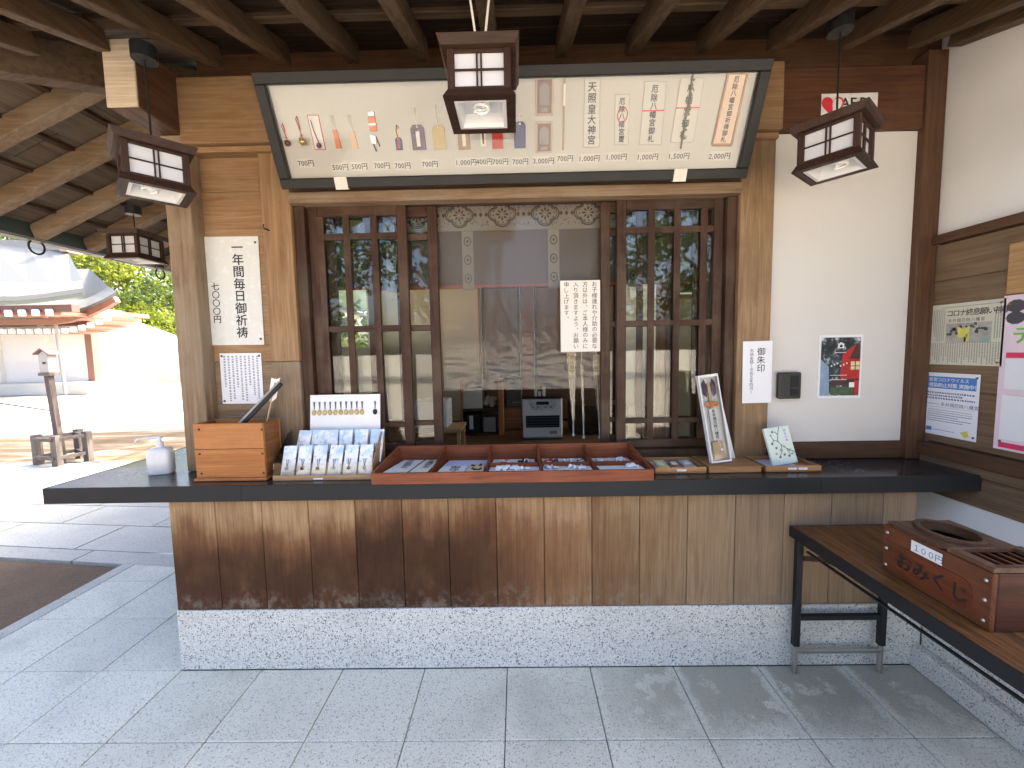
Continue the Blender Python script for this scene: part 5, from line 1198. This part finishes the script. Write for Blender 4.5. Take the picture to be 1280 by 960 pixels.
# boxed sacred arrow
bl, br, tl_ = atY(889, 580, .10), atY(912, 578, .10), atY(874, 471, .13)
Bz = zl_+.0025; oB = Vector((bl.x+.002, .095, Bz)); uy = Vector((tl_.x-bl.x, .055, tl_.z-bl.z)); ux = Vector((1, 0, .09)); Hh = uy.length; Wd = .098
uyn = uy.normalized(); uxn = (ux-uyn*ux.dot(uyn)).normalized(); Mx = frame(oB, uxn, uyn)
Mx = Mx @ Matrix.Translation((0, 0, 0)); low = min((Mx @ Vector(p)).z for p in ((0, 0, -.03), (Wd, 0, -.03), (0, 0, 0), (Wd, 0, 0))); Mx = Matrix.Translation((0, 0, Bz-low)) @ Mx
t = thing('arrow_gift_box', 'tall open white box holding an arrow with purple feathers on the tray', 'box', tuple(oB))
BOXW = plain('box_card', (.68, .67, .66), .5, var=.02)
q = MB(Mx); q.box(0, Wd, 0, Hh, -.030, -.027); part(t, 'back', q, BOXW)
for a in ((0, .006, 0, Hh), (Wd-.006, Wd, 0, Hh)): q = MB(Mx); q.box(*a, -.0268, 0, .001); part(t, 'side', q, BOXW)
for a in ((.0062, Wd-.0062, 0, .008), (.0062, Wd-.0062, Hh-.012, Hh)): q = MB(Mx); q.box(*a, -.0268, -.0003, .001); part(t, 'end', q, BOXW)
q = MB(Mx); q.box(.0062, Wd-.0062, .009, Hh-.013, -.0045, -.003); part(t, 'film', q, M_ACRYL)
t = thing('sacred_arrow', 'boxed arrow with purple feathers, brocade tag and wooden base', 'arrow', tuple(oB+Vector((.05, 0, .03))))
q = MB(Mx); q.box(.022, Wd-.022, .012, .10, -.026, -.012, .002); q.box(.043, .057, .10, Hh*.9, -.022, -.014); part(t, 'shaft', q, plain('pale_arrow_wood', (.58, .42, .25), .5))
for s in (-1, 1):
    q = MB(Mx); x = Wd*.5+s*.016; q.prism([(x, Hh*.74, -.014), (x+s*.016, Hh*.78, -.014), (x+s*.017, Hh*.90, -.014), (x+s*.004, Hh*.95, -.014), (x-s*.006, Hh*.88, -.014)], (0, 0, .004)); part(t, 'feather', q, plain('purple_feather', (.07, .012, .06), .5))
q = MB(Mx); q.box(.018, Wd-.018, Hh*.63, Hh*.69, -.012, -.008, .001); q.m = 1
for k in range(4): q.ball((.03+.013*k, Hh*.66, -.008), .005, 6)
part(t, 'brocade_tag', q, [M_ORANGE, M_GOLD])
q = MB(Mx); q.box(.030, Wd-.026, Hh*.25, Hh*.61, -.012, -.009); tx(q, '多井畑厄除八幡宮', (.030+Wd-.026)/2, Hh*.60, Hh*.042, -.0085, True, bold=.03); part(t, 'name_strip', q, [M_PAPER, M_INK])
q = MB(Mx); q.tube([(Wd*.5, .12, -.010), (Wd*.5+.01, .075, -.010)], .003, 5); q.ball((Wd*.5+.012, .06, -.010), .009, 8, 1.3); part(t, 'bell', q, M_CREAM)
q = MB(); a, b, c_, d = atY(893, 498, .185), atY(902, 500, .185), atY(919, 578, .20), atY(893, 578, .20); q.prism([(d.x, .20, Bz), (c_.x, .20, Bz), (b.x, .185, b.z), (a.x, .185, a.z)], (0, .003, 0)); solo('box_lid', 'white box lid leaning behind the boxed arrow', 'lid', q, BOXW, (d.x, .2, Bz))
xa, xb, y0, y1, z1 = small_tray('red tan tray with price tags holding the blossom patterned book', 958, 1027, True, [(985, 996), (998, 1009)])
q = MB(); q.box(xa+.012, xb-.07, y0+.012, y1-.012, ZC+.0065, ZC+.011); solo('paper_sheet', 'lavender white sheets lying in the rightmost tray', 'paper', q, M_LAV, (xa, y0, ZC))
# blossom book
bl, tl_ = atY(967, 577, .12), atY(957, 530, .15); oB = Vector((bl.x, .12, ZC+.012)); uy = Vector((tl_.x-bl.x, .05, tl_.z-bl.z)).normalized(); ux = Vector((1, .05, .06)); ux = (ux-uy*ux.dot(uy)).normalized()
Mx = frame(oB, ux, uy); t = thing('stamp_book', 'pale green book with plum blossom branches standing in a tray', 'book', tuple(oB)); w_, h_ = .128, .185
q = MB(Mx); q.box(0, w_, 0, h_, -.013, 0, .002); q.m = 1
for pts in ([(.62, 1.0), (.50, .80), (.42, .62), (.52, .52), (.7, .40), (.98, .28)], [(.42, .62), (.28, .66), (.2, .78)], [(.50, .80), (.38, .88)], [(.52, .52), (.5, .36), (.36, .22)], [(.7, .40), (.78, .22)], [(.28, .66), (.18, .58)]):
    q.tube([(p[0]*w_, p[1]*h_, .0008) for p in pts], .0016, 4)
for x, y in ((.2, .8), (.18, .57), (.3, .45), (.45, .38), (.62, .46), (.36, .2), (.55, .25), (.72, .2), (.8, .35), (.86, .25), (.3, .88), (.25, .3)):
    q.m = 2 if (x*10) % 2 < 1 else 1; q.lathe([(.001, .0012), (.0062, .0012), (.005, .0016)], (x*w_, y*h_, 0), 7)
q.m = 3; q.box(.70*w_, .88*w_, .55*h_, .93*h_, .0004, .0012); tx(q, '御朱印帳', .79*w_, .92*h_, .016, .0015, True, mi=1); part(t, 'cover', q, [plain('book_green', (.62, .70, .60), .5, var=.03), plain('branch_ink', (.13, .13, .11), .6), plain('petal_grey', (.35, .33, .32), .6), M_PAPER])
q = MB(Mx); q.box(.003, w_-.002, .003, h_-.003, -.018, -.0132); part(t, 'pages', q, M_CREAM)

# ================================================================== BENCH TABLE + FORTUNE BOX
bx0, bx1, by0, by1, bt = 1.252, 1.70, -1.80, -.012, .70
t = thing('folding_table', 'low folding table with wood grain top and black steel frame by the side wall', 'table', ((bx0+bx1)/2, -.9, 0))
q = MB(); q.box(bx0+.006, bx1-.006, by0+.006, by1-.006, bt-.022, bt, .002); part(t, 'tabletop', q, wood('teak_laminate', (.20, .085, .028), (.06, .026, .011), 'y', .34, amt=.02, dens=2.2))
for a in ((bx0, bx0+.0055, by0, by1), (bx1-.0055, bx1, by0, by1)): q = MB(); q.box(*a, bt-.05, bt+.0008, .002); part(t, 'edge_strip', q, M_IRON)
for a in ((bx0+.0056, bx1-.0056, by1-.0055, by1), (bx0+.0056, bx1-.0056, by0, by0+.0055)): q = MB(); q.box(*a, bt-.049, bt+.0006, .002); part(t, 'edge_strip', q, M_IRON)
for yy in (-.045, -1.68):
    for xx in (1.278, 1.672):
        q = MB(); q.box(xx-.014, xx+.014, yy-.014, yy+.014, .135, bt-.023, .003); lg = part(t, 'leg', q, M_IRON)
    q = MB(); r_ = .0115; q.tube([(1.278, yy, .0), (1.278, yy, .134)], r_, 10); q.tube([(1.672, yy, 0), (1.672, yy, .134)], r_, 10); q.box(1.279, 1.671, yy-.010, yy+.010, .098, .118, .003); part(t, 'foot_frame', q, M_STEEL)
    q = MB(); q.box(1.2925, 1.6575, yy-.011, yy+.011, .262, .286, .002); part(t, 'crossbar', q, M_IRON)
for xx in (1.30, 1.65):
    q = MB(); q.tube([(xx, -.07, .60), (xx, -1.64, .60)], .006, 6); part(t, 'shelf_rod', q, M_IRON)
    q = MB(); q.beam((xx, -.046, .545), (xx, -.20, .62), .006, .022); part(t, 'hinge_bar', q, wood('rusty_bar', (.10, .05, .04), (.06, .03, .025), 'y', .5))
    q = MB(); q.tube([(xx, -.18, .615), (xx, -.46, .66)], .005, 5); part(t, 'brace', q, M_IRON)
q = MB(); q.tube([(1.30, -.20, .63), (1.65, -.20, .63)], .009, 6); part(t, 'hinge_rod', q, M_IRON)
# fortune box
fx, fb, fy0, fy1, fz0, fz1 = 1.342, 1.578, -.742, -.392, bt+.001, .874
OB = wood('fortune_box_wood', (.125, .04, .017), (.075, .024, .01), 'y', .42, amt=.02, weather=(.17, .065, .03), wamt=.4); OBT = wood('fortune_lid_wood', (.12, .058, .03), (.075, .035, .018), 'y', .45, amt=.02, weather=(.16, .085, .05), wamt=.4); OBX = wood('fortune_box_wood', (.075, .022, .01), (.045, .013, .006), 'x', .45)
t = thing('fortune_box', 'red brown wooden fortune slip box with oval hole and carved lettering', 'box', ((fx+fb)/2, (fy0+fy1)/2, fz0))
Mx = frame((fx, fy1, fz0), (0, -1, 0), (0, 0, 1)); w_, h_ = fy1-fy0, fz1-fz0
q = MB(Mx); q.box(0, w_, 0, h_, -.014, 0, .003); fbd = part(t, 'front_board', q, OB)
q = MB(Mx); loft(q, [[(w_*.5+p[0], h_*.42+p[1], z) for p in rrect(w_*.36, h_*.27, h_*.2, 0, 5)] for z in (.0005, .0025)], False); q2 = part(fbd, 'carved_panel', q, wood('carved_panel_wood', (.17, .046, .018), (.11, .03, .012), 'y', .4))
for i_, ch_ in enumerate('おみくじ'):
    q = MB(Mx); tx(q, ch_, w_*(.165+i_*.17), h_*.27, h_*.35, .0032, mi=0, bold=.05); part(fbd, 'carved_letter', q, [plain('carved_black', (.02, .012, .01), .5)], kind='stuff' if ch_ == 'お' or ch_ == 'じ' else None)
q = MB(Mx); q.box(w_*.31, w_*.60, h_*.71, h_*.93, .0005, .002); tx(q, '１００円', w_*.325, h_*.755, h_*.155, .0024, bold=.005, pitch=.92); part(fbd, 'price_label', q, [M_PAPER, plain('grey_blue_ink', (.12, .14, .2), .5)])
for xx in (.045, .945):
    for zz in (.84, .5, .14): q = MB(Mx); q.lathe([(.0065, 0), (.0055, .003), (.001, .0045)], (w_*xx, h_*zz, 0), 9); part(fbd, 'nail', q, M_STEEL)
q = MB(); q.box(fx+.0143, fb, fy0, fy0+.014, fz0, fz1, .003); part(t, 'end_board', q, OBX); q = MB(); q.box(fx+.0143, fb, fy1-.014, fy1, fz0, fz1, .003); part(t, 'end_board', q, OBX)
q = MB(); q.box(fb-.014, fb-.0003, fy0+.0143, fy1-.0143, fz0, fz1, .002); part(t, 'back_board', q, OB)
# lid with a real oval hole and a slotted well
oy, ox = fy1-.115, fx+.118; ra, rb = .082, .062; N = 28
def lid_ring(q, z0, z1, r0, r1):
    A = [(ox+rb*r0*math.cos(2*PI*i/N), oy+ra*r0*math.sin(2*PI*i/N)) for i in range(N)]; B = [(ox+rb*r1*math.cos(2*PI*i/N), oy+ra*r1*math.sin(2*PI*i/N)) for i in range(N)]
    V = [(*p, z0) for p in A]+[(*p, z1) for p in A]+[(*p, z0) for p in B]+[(*p, z1) for p in B]
    q.add(V, [f for i in range(N) for j in [(i+1) % N] for f in ((i, j, N+j, N+i), (N+i, N+j, 3*N+j, 3*N+i), (3*N+i, 3*N+j, 2*N+j, 2*N+i))])
lx0, lx1, ly1, lym, ly0 = fx+.004, fb-.002, fy1-.004, fy1-.215, fy0+.004
q = MB()
rim = [(ox+rb*math.cos(2*PI*i/N), oy+ra*math.sin(2*PI*i/N)) for i in range(N)]
def onrect(a):
    c_, s_ = math.cos(a), math.sin(a); tt = min((((lx1-ox) if c_ > 0 else (lx0-ox))/c_) if abs(c_) > 1e-6 else 9, (((ly1-oy) if s_ > 0 else (lym-oy))/s_) if abs(s_) > 1e-6 else 9); return ox+c_*tt, oy+s_*tt
angs = [math.atan2(p[1]-oy, p[0]-ox) for p in rim]; out = [onrect(a) for a in angs]
for z in (fz1+.010,):
    q.add([(*p, z) for p in rim]+[(*p, z) for p in out], [(i, (i+1) % N, N+(i+1) % N, N+i) for i in range(N)])
q.add([(*p, fz1+.0005) for p in out]+[(*p, fz1+.010) for p in out], [(i, (i+1) % N, N+(i+1) % N, N+i) for i in range(N)]); q.add([(*p, fz1-.01) for p in rim]+[(*p, fz1+.010) for p in rim], [(i, (i+1) % N, N+(i+1) % N, N+i) for i in range(N)])
for cx_, cy_ in ((lx0, ly1), (lx1, ly1), (lx0, lym), (lx1, lym)):
    k = min(range(N), key=lambda i: math.hypot(out[i][0]-cx_, out[i][1]-cy_)); k2 = min([(k+1) % N, (k-1) % N], key=lambda i: math.hypot(out[i][0]-cx_, out[i][1]-cy_)); q.add([(*out[k], fz1+.010), (*out[k2], fz1+.010), (cx_, cy_, fz1+.010)], [(0, 1, 2)])
lidp = part(t, 'lid', q, OBT)
q = MB(); lid_ring(q, fz1+.0102, fz1+.022, 1.0, 1.22); part(lidp, 'oval_rim', q, OBT)
wy0, wy1, wx0, wx1 = ly0+.022, lym-.012, fx+.035, fb-.035
for a in ((lx0, lx1, wy1, lym-.0005), (lx0, lx1, ly0, wy0), (lx0, wx0, wy0+.0003, wy1-.0003), (wx1, lx1, wy0+.0003, wy1-.0003)): q = MB(); q.box(*a, fz1+.0005, fz1+.016, .002); part(t, 'well_rim', q, OBT)
for k in range(5): q = MB(); xx = wx0+(wx1-wx0)*(k+.5)/5; q.box(xx-.005, xx+.005, wy0, wy1, fz1-.004, fz1+.002, .001); part(t, 'slat', q, OB)
q = MB(); q.box(fx+.0145, fb-.0145, fy0+.0145, fy1-.0145, fz0, fz0+.05); part(t, 'bottom', q, plain('dark_inside', (.05, .02, .012), .7))

# ================================================================== COURTYARD TO THE LEFT
def ground(u, v): return atZ(u, v, -.03)
# lamp post in its timber guard
L = [ground(45, 584), ground(69, 586), ground(108, 578)]; L.append(L[0]+L[2]-L[1]+Vector((.05, .1, 0)))
cc = sum(L, Vector((0, 0, 0)))/4; cc.x -= .02
t = thing('wooden_lamp_post', 'weathered wooden lamp post with roofed box and square timber guard in the courtyard', 'lamp post', (cc.x, cc.y, -.03))
GW = lambda a: wood('courtyard_grey_wood', (.14, .12, .108), (.095, .08, .07), a, .7)
for p in L:
    q = MB(); q.beam((p.x, p.y, -.03), (p.x, p.y, .44), .085, .085, up=(0, 1, 0)); part(t, 'guard_post', q, GW('z'))
for z in (.09, .36):
    for i in range(4):
        q = MB(); q.beam((L[i].x, L[i].y, z), (L[(i+1) % 4].x, L[(i+1) % 4].y, z), .05, .05); part(t, 'guard_rail', q, GW('x'))
q = MB(); q.prism([(cc.x-.036, cc.y-.036, -.03), (cc.x+.036, cc.y-.036, -.03), (cc.x+.036, cc.y+.036, -.03), (cc.x-.036, cc.y+.036, -.03)], (-.07, 0, 1.33)); part(t, 'post', q, wood('reddish_post_wood', (.13, .10, .09), (.09, .068, .062), 'z', .7))
tx_, ty_ = cc.x-.06, cc.y
q = MB(); q.box(tx_-.085, tx_+.085, ty_-.075, ty_+.075, 1.30, 1.345, .004); part(t, 'box_floor', q, GW('x'))
PALE = plain('pale_weathered_board', (.36, .33, .31), .7)
q = MB(); q.box(tx_-.07, tx_+.07, ty_-.06, ty_+.06, 1.346, 1.60, .004); part(t, 'lamp_box', q, PALE)
q = MB(); q.box(tx_-.01, tx_+.035, ty_-.066, ty_-.0605, 1.47, 1.50, .001); part(t, 'latch', q, M_IRON)
for s in (-1, 1):
    q = MB(); q.prism([(tx_, ty_-.09, 1.685), (tx_+s*.115, ty_-.09, 1.605), (tx_+s*.115, ty_+.09, 1.605), (tx_, ty_+.09, 1.685)], (0, 0, .018)); part(t, 'roof_slope', q, wood('lamp_roof_wood', (.26, .17, .15), (.2, .12, .11), 'y', .7))
q = MB(); q.prism([(tx_-.07, ty_-.058, 1.601), (tx_+.07, ty_-.058, 1.601), (tx_, ty_-.058, 1.66)], (0, .116, 0)); part(t, 'gable', q, PALE)
# thin rope fence from the lamp post to the left
q = MB(); q.tube([(cc.x-.1, cc.y, .78), (cc.x-1.6, cc.y+.3, .93), (cc.x-4, cc.y+.8, .98)], .012, 5); solo('rope', 'thin dark rope running from the lamp post out to the left', 'rope', q, M_NAIL, (cc.x-2, cc.y, .9))

# main shrine hall
HY = 17.0; HD = HY+DIST
def hx(u): return atY(u, 450, HY).x
def hz(u, v): return atY(u, v, HY).z
WHT = plain('hall_white_wall', (.78, .76, .72), .8); VERM = plain('vermilion_paint', (.21, .095, .062), .5, var=.1); HR = plain('hall_roof_copper', (.2, .2, .185), .5, var=.1); HRG = plain('hall_roof_edge', (.14, .155, .11), .5)
hall = thing('shrine_hall', 'large shrine hall with vermilion eaves and white walls across the courtyard', 'building', (hx(40), HY+4, 0))
W0, W1 = hx(-260), hx(117)
q = MB(); q.box(W0, W1, HY, HY+1.6, .5, hz(90, 385)); part(hall, 'wall', q, WHT)
q = MB(); q.box(W0-.5, W1+1.0, HY-1.2, HY+2.2, -.05, .5, .05); part(hall, 'stone_base', q, plain('hall_base_stone', (.6, .57, .5), .8))
q = MB(); q.box(W0, W1+.02, HY-.12, HY-.003, hz(60, 404)-.13, hz(60, 404)+.16); part(hall, 'tie_beam', q, VERM)
for u in (117, 60, 0):
    q = MB(); q.box(hx(u)-.16, hx(u)+.16, HY-.16, HY+.16, .5, hz(u, 386)); part(hall, 'pillar', q, VERM if u > 100 else WHT)
pts = []
for k in range(15):
    a = k/14; xx = hx(-8)+(hx(58)-hx(-8))*a; zz = hz(30, 403)+(.75*math.exp(-((a-.5)/.2)**2)+.15*math.exp(-((a-.5)/.42)**2)); pts.append((xx, HY-.14, zz))
q = MB(); q.prism([(pts[0][0], HY-.14, hz(30, 403)+.05)]+pts[1:-1]+[(pts[-1][0], HY-.14, hz(30, 403)+.05)], (0, .12, 0)); part(hall, 'carved_strut', q, wood('carved_strut_wood', (.4, .25, .14), (.3, .17, .09), 'x', .6))
# lower roof: curved eave sweeping up to the right corner, deep in plan
def eave(u):
    a = max(0, (u-120)/85); return hz(u, 402)-.02+a*a*.95
us_ = [-260, -120, 0, 60, 100, 130, 150, 170, 190, 205]
fr = [(hx(u), HY-2.0, eave(u)) for u in us_]; rg = [(atY(min(u, 112), 338, HY+2.6).x, HY+2.6, atY(110, 340, HY+2.6).z) for u in us_]
md = [((a[0]*.55+b[0]*.45), (a[1]*.5+b[1]*.5), a[2]*.68+b[2]*.32) for a, b in zip(fr, rg)]
V = fr+md+rg; n_ = len(us_); T_ = .16
q = MB(); V2 = V+[(p[0], p[1], p[2]+T_) for p in V]; NN = len(V); fs = []
for r in range(2):
    for i in range(n_-1):
        a_ = r*n_+i; fs.append((a_, a_+1, a_+n_+1, a_+n_)); fs.append((NN+a_+n_, NN+a_+n_+1, NN+a_+1, NN+a_))
for i in range(n_-1): fs.append((i+1, i, NN+i, NN+i+1)); fs.append((2*n_+i, 2*n_+i+1, NN+2*n_+i+1, NN+2*n_+i))
for r in range(2):
    a_ = r*n_+n_-1; fs.append((a_, a_+n_, NN+a_+n_, NN+a_)[::-1]); a_ = r*n_; fs.append((a_, a_+n_, NN+a_+n_, NN+a_))
q.add(V2, fs, False); part(hall, 'lower_roof', q, HR)
q = MB()
for i in range(n_-1): q.beam((fr[i][0], fr[i][1]+.05, fr[i][2]-.26), (fr[i+1][0], fr[i+1][1]+.05, fr[i+1][2]-.26), .22, .24, b=0)
part(hall, 'eave_board', q, VERM, kind='stuff')
for u in range(-6, 200, 10):
    q = MB(); z = eave(u)-.52; q.box(hx(u)-.10, hx(u)+.10, HY-1.75, HY-1.60, z-.09, z+.13, .02); part(hall, 'rafter_end', q, M_WHITE)
    q = MB(); q.box(hx(u)-.08, hx(u)+.08, HY-1.595, HY-.2, z-.05, z+.12); part(hall, 'eave_rafter', q, VERM)
# forward porch roof at the left
PY = HY-3.4; PD_ = PY+DIST
def gx(u): return atY(u, 450, PY).x
def gz(u, v): return atY(u, v, PY).z
us2 = [-260, -100, -20, 30, 60, 85, 100, 113]
f2 = [(gx(u), PY, gz(u, 376 if u < 40 else 376-(u-40)*.14)) for u in us2]; r2 = [(atY(min(u, 84), 310, PY+4.4).x, PY+4.4, atY(min(u, 84), 302+.19*max(min(u, 84), 0), PY+4.4).z) for u in us2]
m2 = [((a[0]*.55+b[0]*.45), a[1]*.5+b[1]*.5, a[2]*.72+b[2]*.28) for a, b in zip(f2, r2)]
for nm, zo, th, mt in (('upper_roof', .0, .18, HR), ('roof_edge', -.14, .13, HRG)):
    q = MB(); V = f2+m2+r2; n_ = len(us2); V2 = [(p[0], p[1], p[2]+zo) for p in V]+[(p[0], p[1], p[2]+zo+th) for p in V]; NN = len(V); fs = []
    for r in range(2):
        for i in range(n_-1): a_ = r*n_+i; fs += [(a_, a_+1, a_+n_+1, a_+n_), (NN+a_+n_, NN+a_+n_+1, NN+a_+1, NN+a_)]
    for i in range(n_-1): fs += [(i+1, i, NN+i, NN+i+1), (2*n_+i, 2*n_+i+1, NN+2*n_+i+1, NN+2*n_+i)]
    for r in range(2): a_ = r*n_+n_-1; fs.append((a_+n_, a_, NN+a_, NN+a_+n_))
    q.add(V2, fs); part(hall, nm, q, mt)
q = MB(); q.box(gx(-260), gx(92), PY+.12, PY+.4, f2[3][2]-.42, f2[3][2]-.15); part(hall, 'porch_beam', q, plain('dark_red_beam', (.10, .04, .03), .6))
for u in range(-2, 80, 17):
    z = f2[3][2]-.42; q = MB(); q.box(gx(u)-.13, gx(u)+.13, PY+.0, PY+.11, z-.15, z+.1, .03); part(hall, 'rafter_end', q, M_WHITE)
    q = MB(); q.box(gx(u)-.10, gx(u)+.10, PY+.12, HY, z-.1, z+.05); part(hall, 'eave_rafter', q, VERM)
q = MB(); a, b = r2[0], r2[-1]; q.beam((a[0], a[1], a[2]+.12), (b[0], b[1], b[2]+.12), .5, .38); part(hall, 'ridge', q, HR)
q = MB(); q.beam((b[0], b[1], b[2]+.05), (b[0]+.35, b[1], b[2]+.05), .7, .75); part(hall, 'ridge_ornament', q, plain('ridge_end_tile', (.4, .25, .2), .6))
q = MB(); q.tube([(hx(125), HY-1.7, hz(125, 405)), (hx(128), HY-1.7, .05)], .06, 8); part(hall, 'downpipe', q, plain('pipe_grey', (.3, .28, .26), .5))
# sunlit sandy bank rising behind the hall
q = MB(); p0, p1, p2 = atY(116, 392, 24), atY(180, 415, 24), atY(260, 452, 24)
q.prism([(p0.x-12, 24, -.5), (p2.x+30, 24, -.5), (p2.x+30, 24, p2.z-1.2), (p2.x, 24, p2.z), (p1.x, 24, p1.z), (p0.x, 24, p0.z), (p0.x-12, 24, p0.z+.5)], (0, 2, 0)); struct('sand_bank', q, plain('pale_bank', (.5, .46, .38), .9), 'pale sunlit bank behind the shrine hall')

# ------------------------------------------------------------------ trees
LM = [leafmat('leaf_yellow_green', (.10, .15, .015), (.24, .27, .03)), leafmat('leaf_mid_green', (.045, .085, .015), (.12, .16, .025)), leafmat('leaf_dark_green', (.02, .045, .014), (.055, .09, .02))]
BARK = plain('bark', (.10, .075, .055), .9, bump=.5)
def tree(label, x, y, h, r, lm, seed, z0=-.03, nclump=60, nleaf=70, ls=.16, trunk=True, cat='tree', group=None, name='broadleaf_tree'):
    rr = random.Random(seed); t = thing(name, label, cat, (x, y, z0), group=group)
    cz = h*.62; rz = h*.40
    if trunk:
        q = MB(); pts = [(x+rr.uniform(-.1, .1)*k, y+rr.uniform(-.1, .1)*k, z0+h*.75*k/5) for k in range(6)]; q.tube(pts, [r*.09*(1-.14*k) for k in range(6)], 8)
        for k in range(7):
            p = Vector(pts[2+k % 3]); a = rr.uniform(0, 6.28); d = Vector((math.cos(a)*r*.65, math.sin(a)*r*.65, h*.2)); q.tube([tuple(p), tuple(p+d*.5+Vector((0, 0, .1*h*.2))), tuple(p+d)], [r*.04, r*.025, r*.01], 6)
        part(t, 'trunk', q, BARK, kind='stuff')
    vs = []; fs = []
    for c in range(nclump):
        while True:
            p = Vector((rr.uniform(-1, 1), rr.uniform(-1, 1), rr.uniform(-1, 1)))
            if .35 < p.length < 1: break
        c0 = Vector((x+p.x*r, y+p.y*r, z0+cz+p.z*rz)); cr = r*rr.uniform(.16, .34)
        for i in range(nleaf):
            d = Vector((rr.gauss(0, 1), rr.gauss(0, 1), rr.gauss(0, .8))); d = d/max(d.length, .01)*cr*rr.random()**.4; o_ = c0+d
            n1 = Vector((rr.gauss(0, 1), rr.gauss(0, 1), rr.gauss(0, 1)+.6)).normalized(); e1 = n1.orthogonal().normalized(); e1 = (Matrix.Rotation(rr.uniform(0, 6.28), 3, n1) @ e1); e2 = n1.cross(e1); s = ls*rr.uniform(.6, 1.3)
            k = len(vs); vs += [o_-e1*s, o_+e2*s*.5, o_+e1*s, o_-e2*s*.5]; fs.append((k, k+1, k+2, k+3))
    q = MB(); q.recalc = False; q.add(vs, fs); part(t, 'crown', q, lm); return t
def tree_at(label, u, vtop, y, r, lm, seed, **k):
    p = atY(u, vtop, y); return tree(label, p.x, y, p.z+.03, r, lm, seed, **k)
GT = 'trees rising behind the shrine hall'
tree_at('yellow green broadleaf tree standing right behind the hall ridge', 100, 288, 31, 4.2, LM[0], 1, group=GT, ls=.2, nclump=80)
tree_at('tall yellow green tree between the hall roof and the office column', 148, 285, 33, 4.4, LM[0], 2, group=GT, ls=.2, nclump=80)
tree_at('darker green tree at the far left above the hall roof', 20, 255, 34, 5.2, LM[1], 3, group=GT, ls=.22, nclump=70)
tree_at('green tree next to the office column, in front of pale sky', 218, 345, 31, 3.6, LM[1], 4, group=GT, ls=.2, nclump=70)
tree_at('bushy yellow tree low beside the tip of the hall eave', 186, 372, 29, 3.2, LM[0], 5, group=GT, ls=.18, nclump=70)
tree_at('yellow green tree far left, mostly hidden by the hall roof', -60, 250, 36, 5.5, LM[0], 6, group=GT, ls=.22, nclump=60)
tree_at('low round yellow green bush on the bank beyond the hall', 150, 388, 28.5, 2.9, LM[0], 7, ls=.13, cat='bush', name='round_bush', nclump=80)
tree_at('low round yellow green bush on the bank nearest the column', 207, 392, 28.0, 3.0, LM[0], 8, ls=.13, cat='bush', name='round_bush', nclump=80)
# trees across the forecourt, seen only mirrored in the panes
for i, (x, y, h_, r) in enumerate(((-9, -15, 8, 3.0), (-3.5, -18, 9.5, 3.4), (3.5, -16, 8.5, 3.0), (10, -19, 10, 3.6), (-16, -20, 10, 3.8))):
    tree(('small dark tree left of the middle', 'tall dark tree a little left', 'dark tree a little right', 'tallest dark tree far to the right', 'broad dark tree far to the left')[i]+' across the forecourt, mirrored in the panes', x, y, h_, r, LM[2], 30+i, group='forecourt trees mirrored in the panes', ls=.2, nclump=45, nleaf=55)
for i, (x, y, h_, r) in enumerate(((-4.7, 7.85, 6.6, 2.2), (-6.3, 8.7, 6.6, 1.9))):
    tree(('smaller', 'larger')[i]+' green tree behind the office, shading the courtyard sand', x, y, h_, r, LM[1], 50+i, group='trees behind the office', ls=.16, nclump=40, nleaf=50)
bpy.data.objects.remove(_fo)
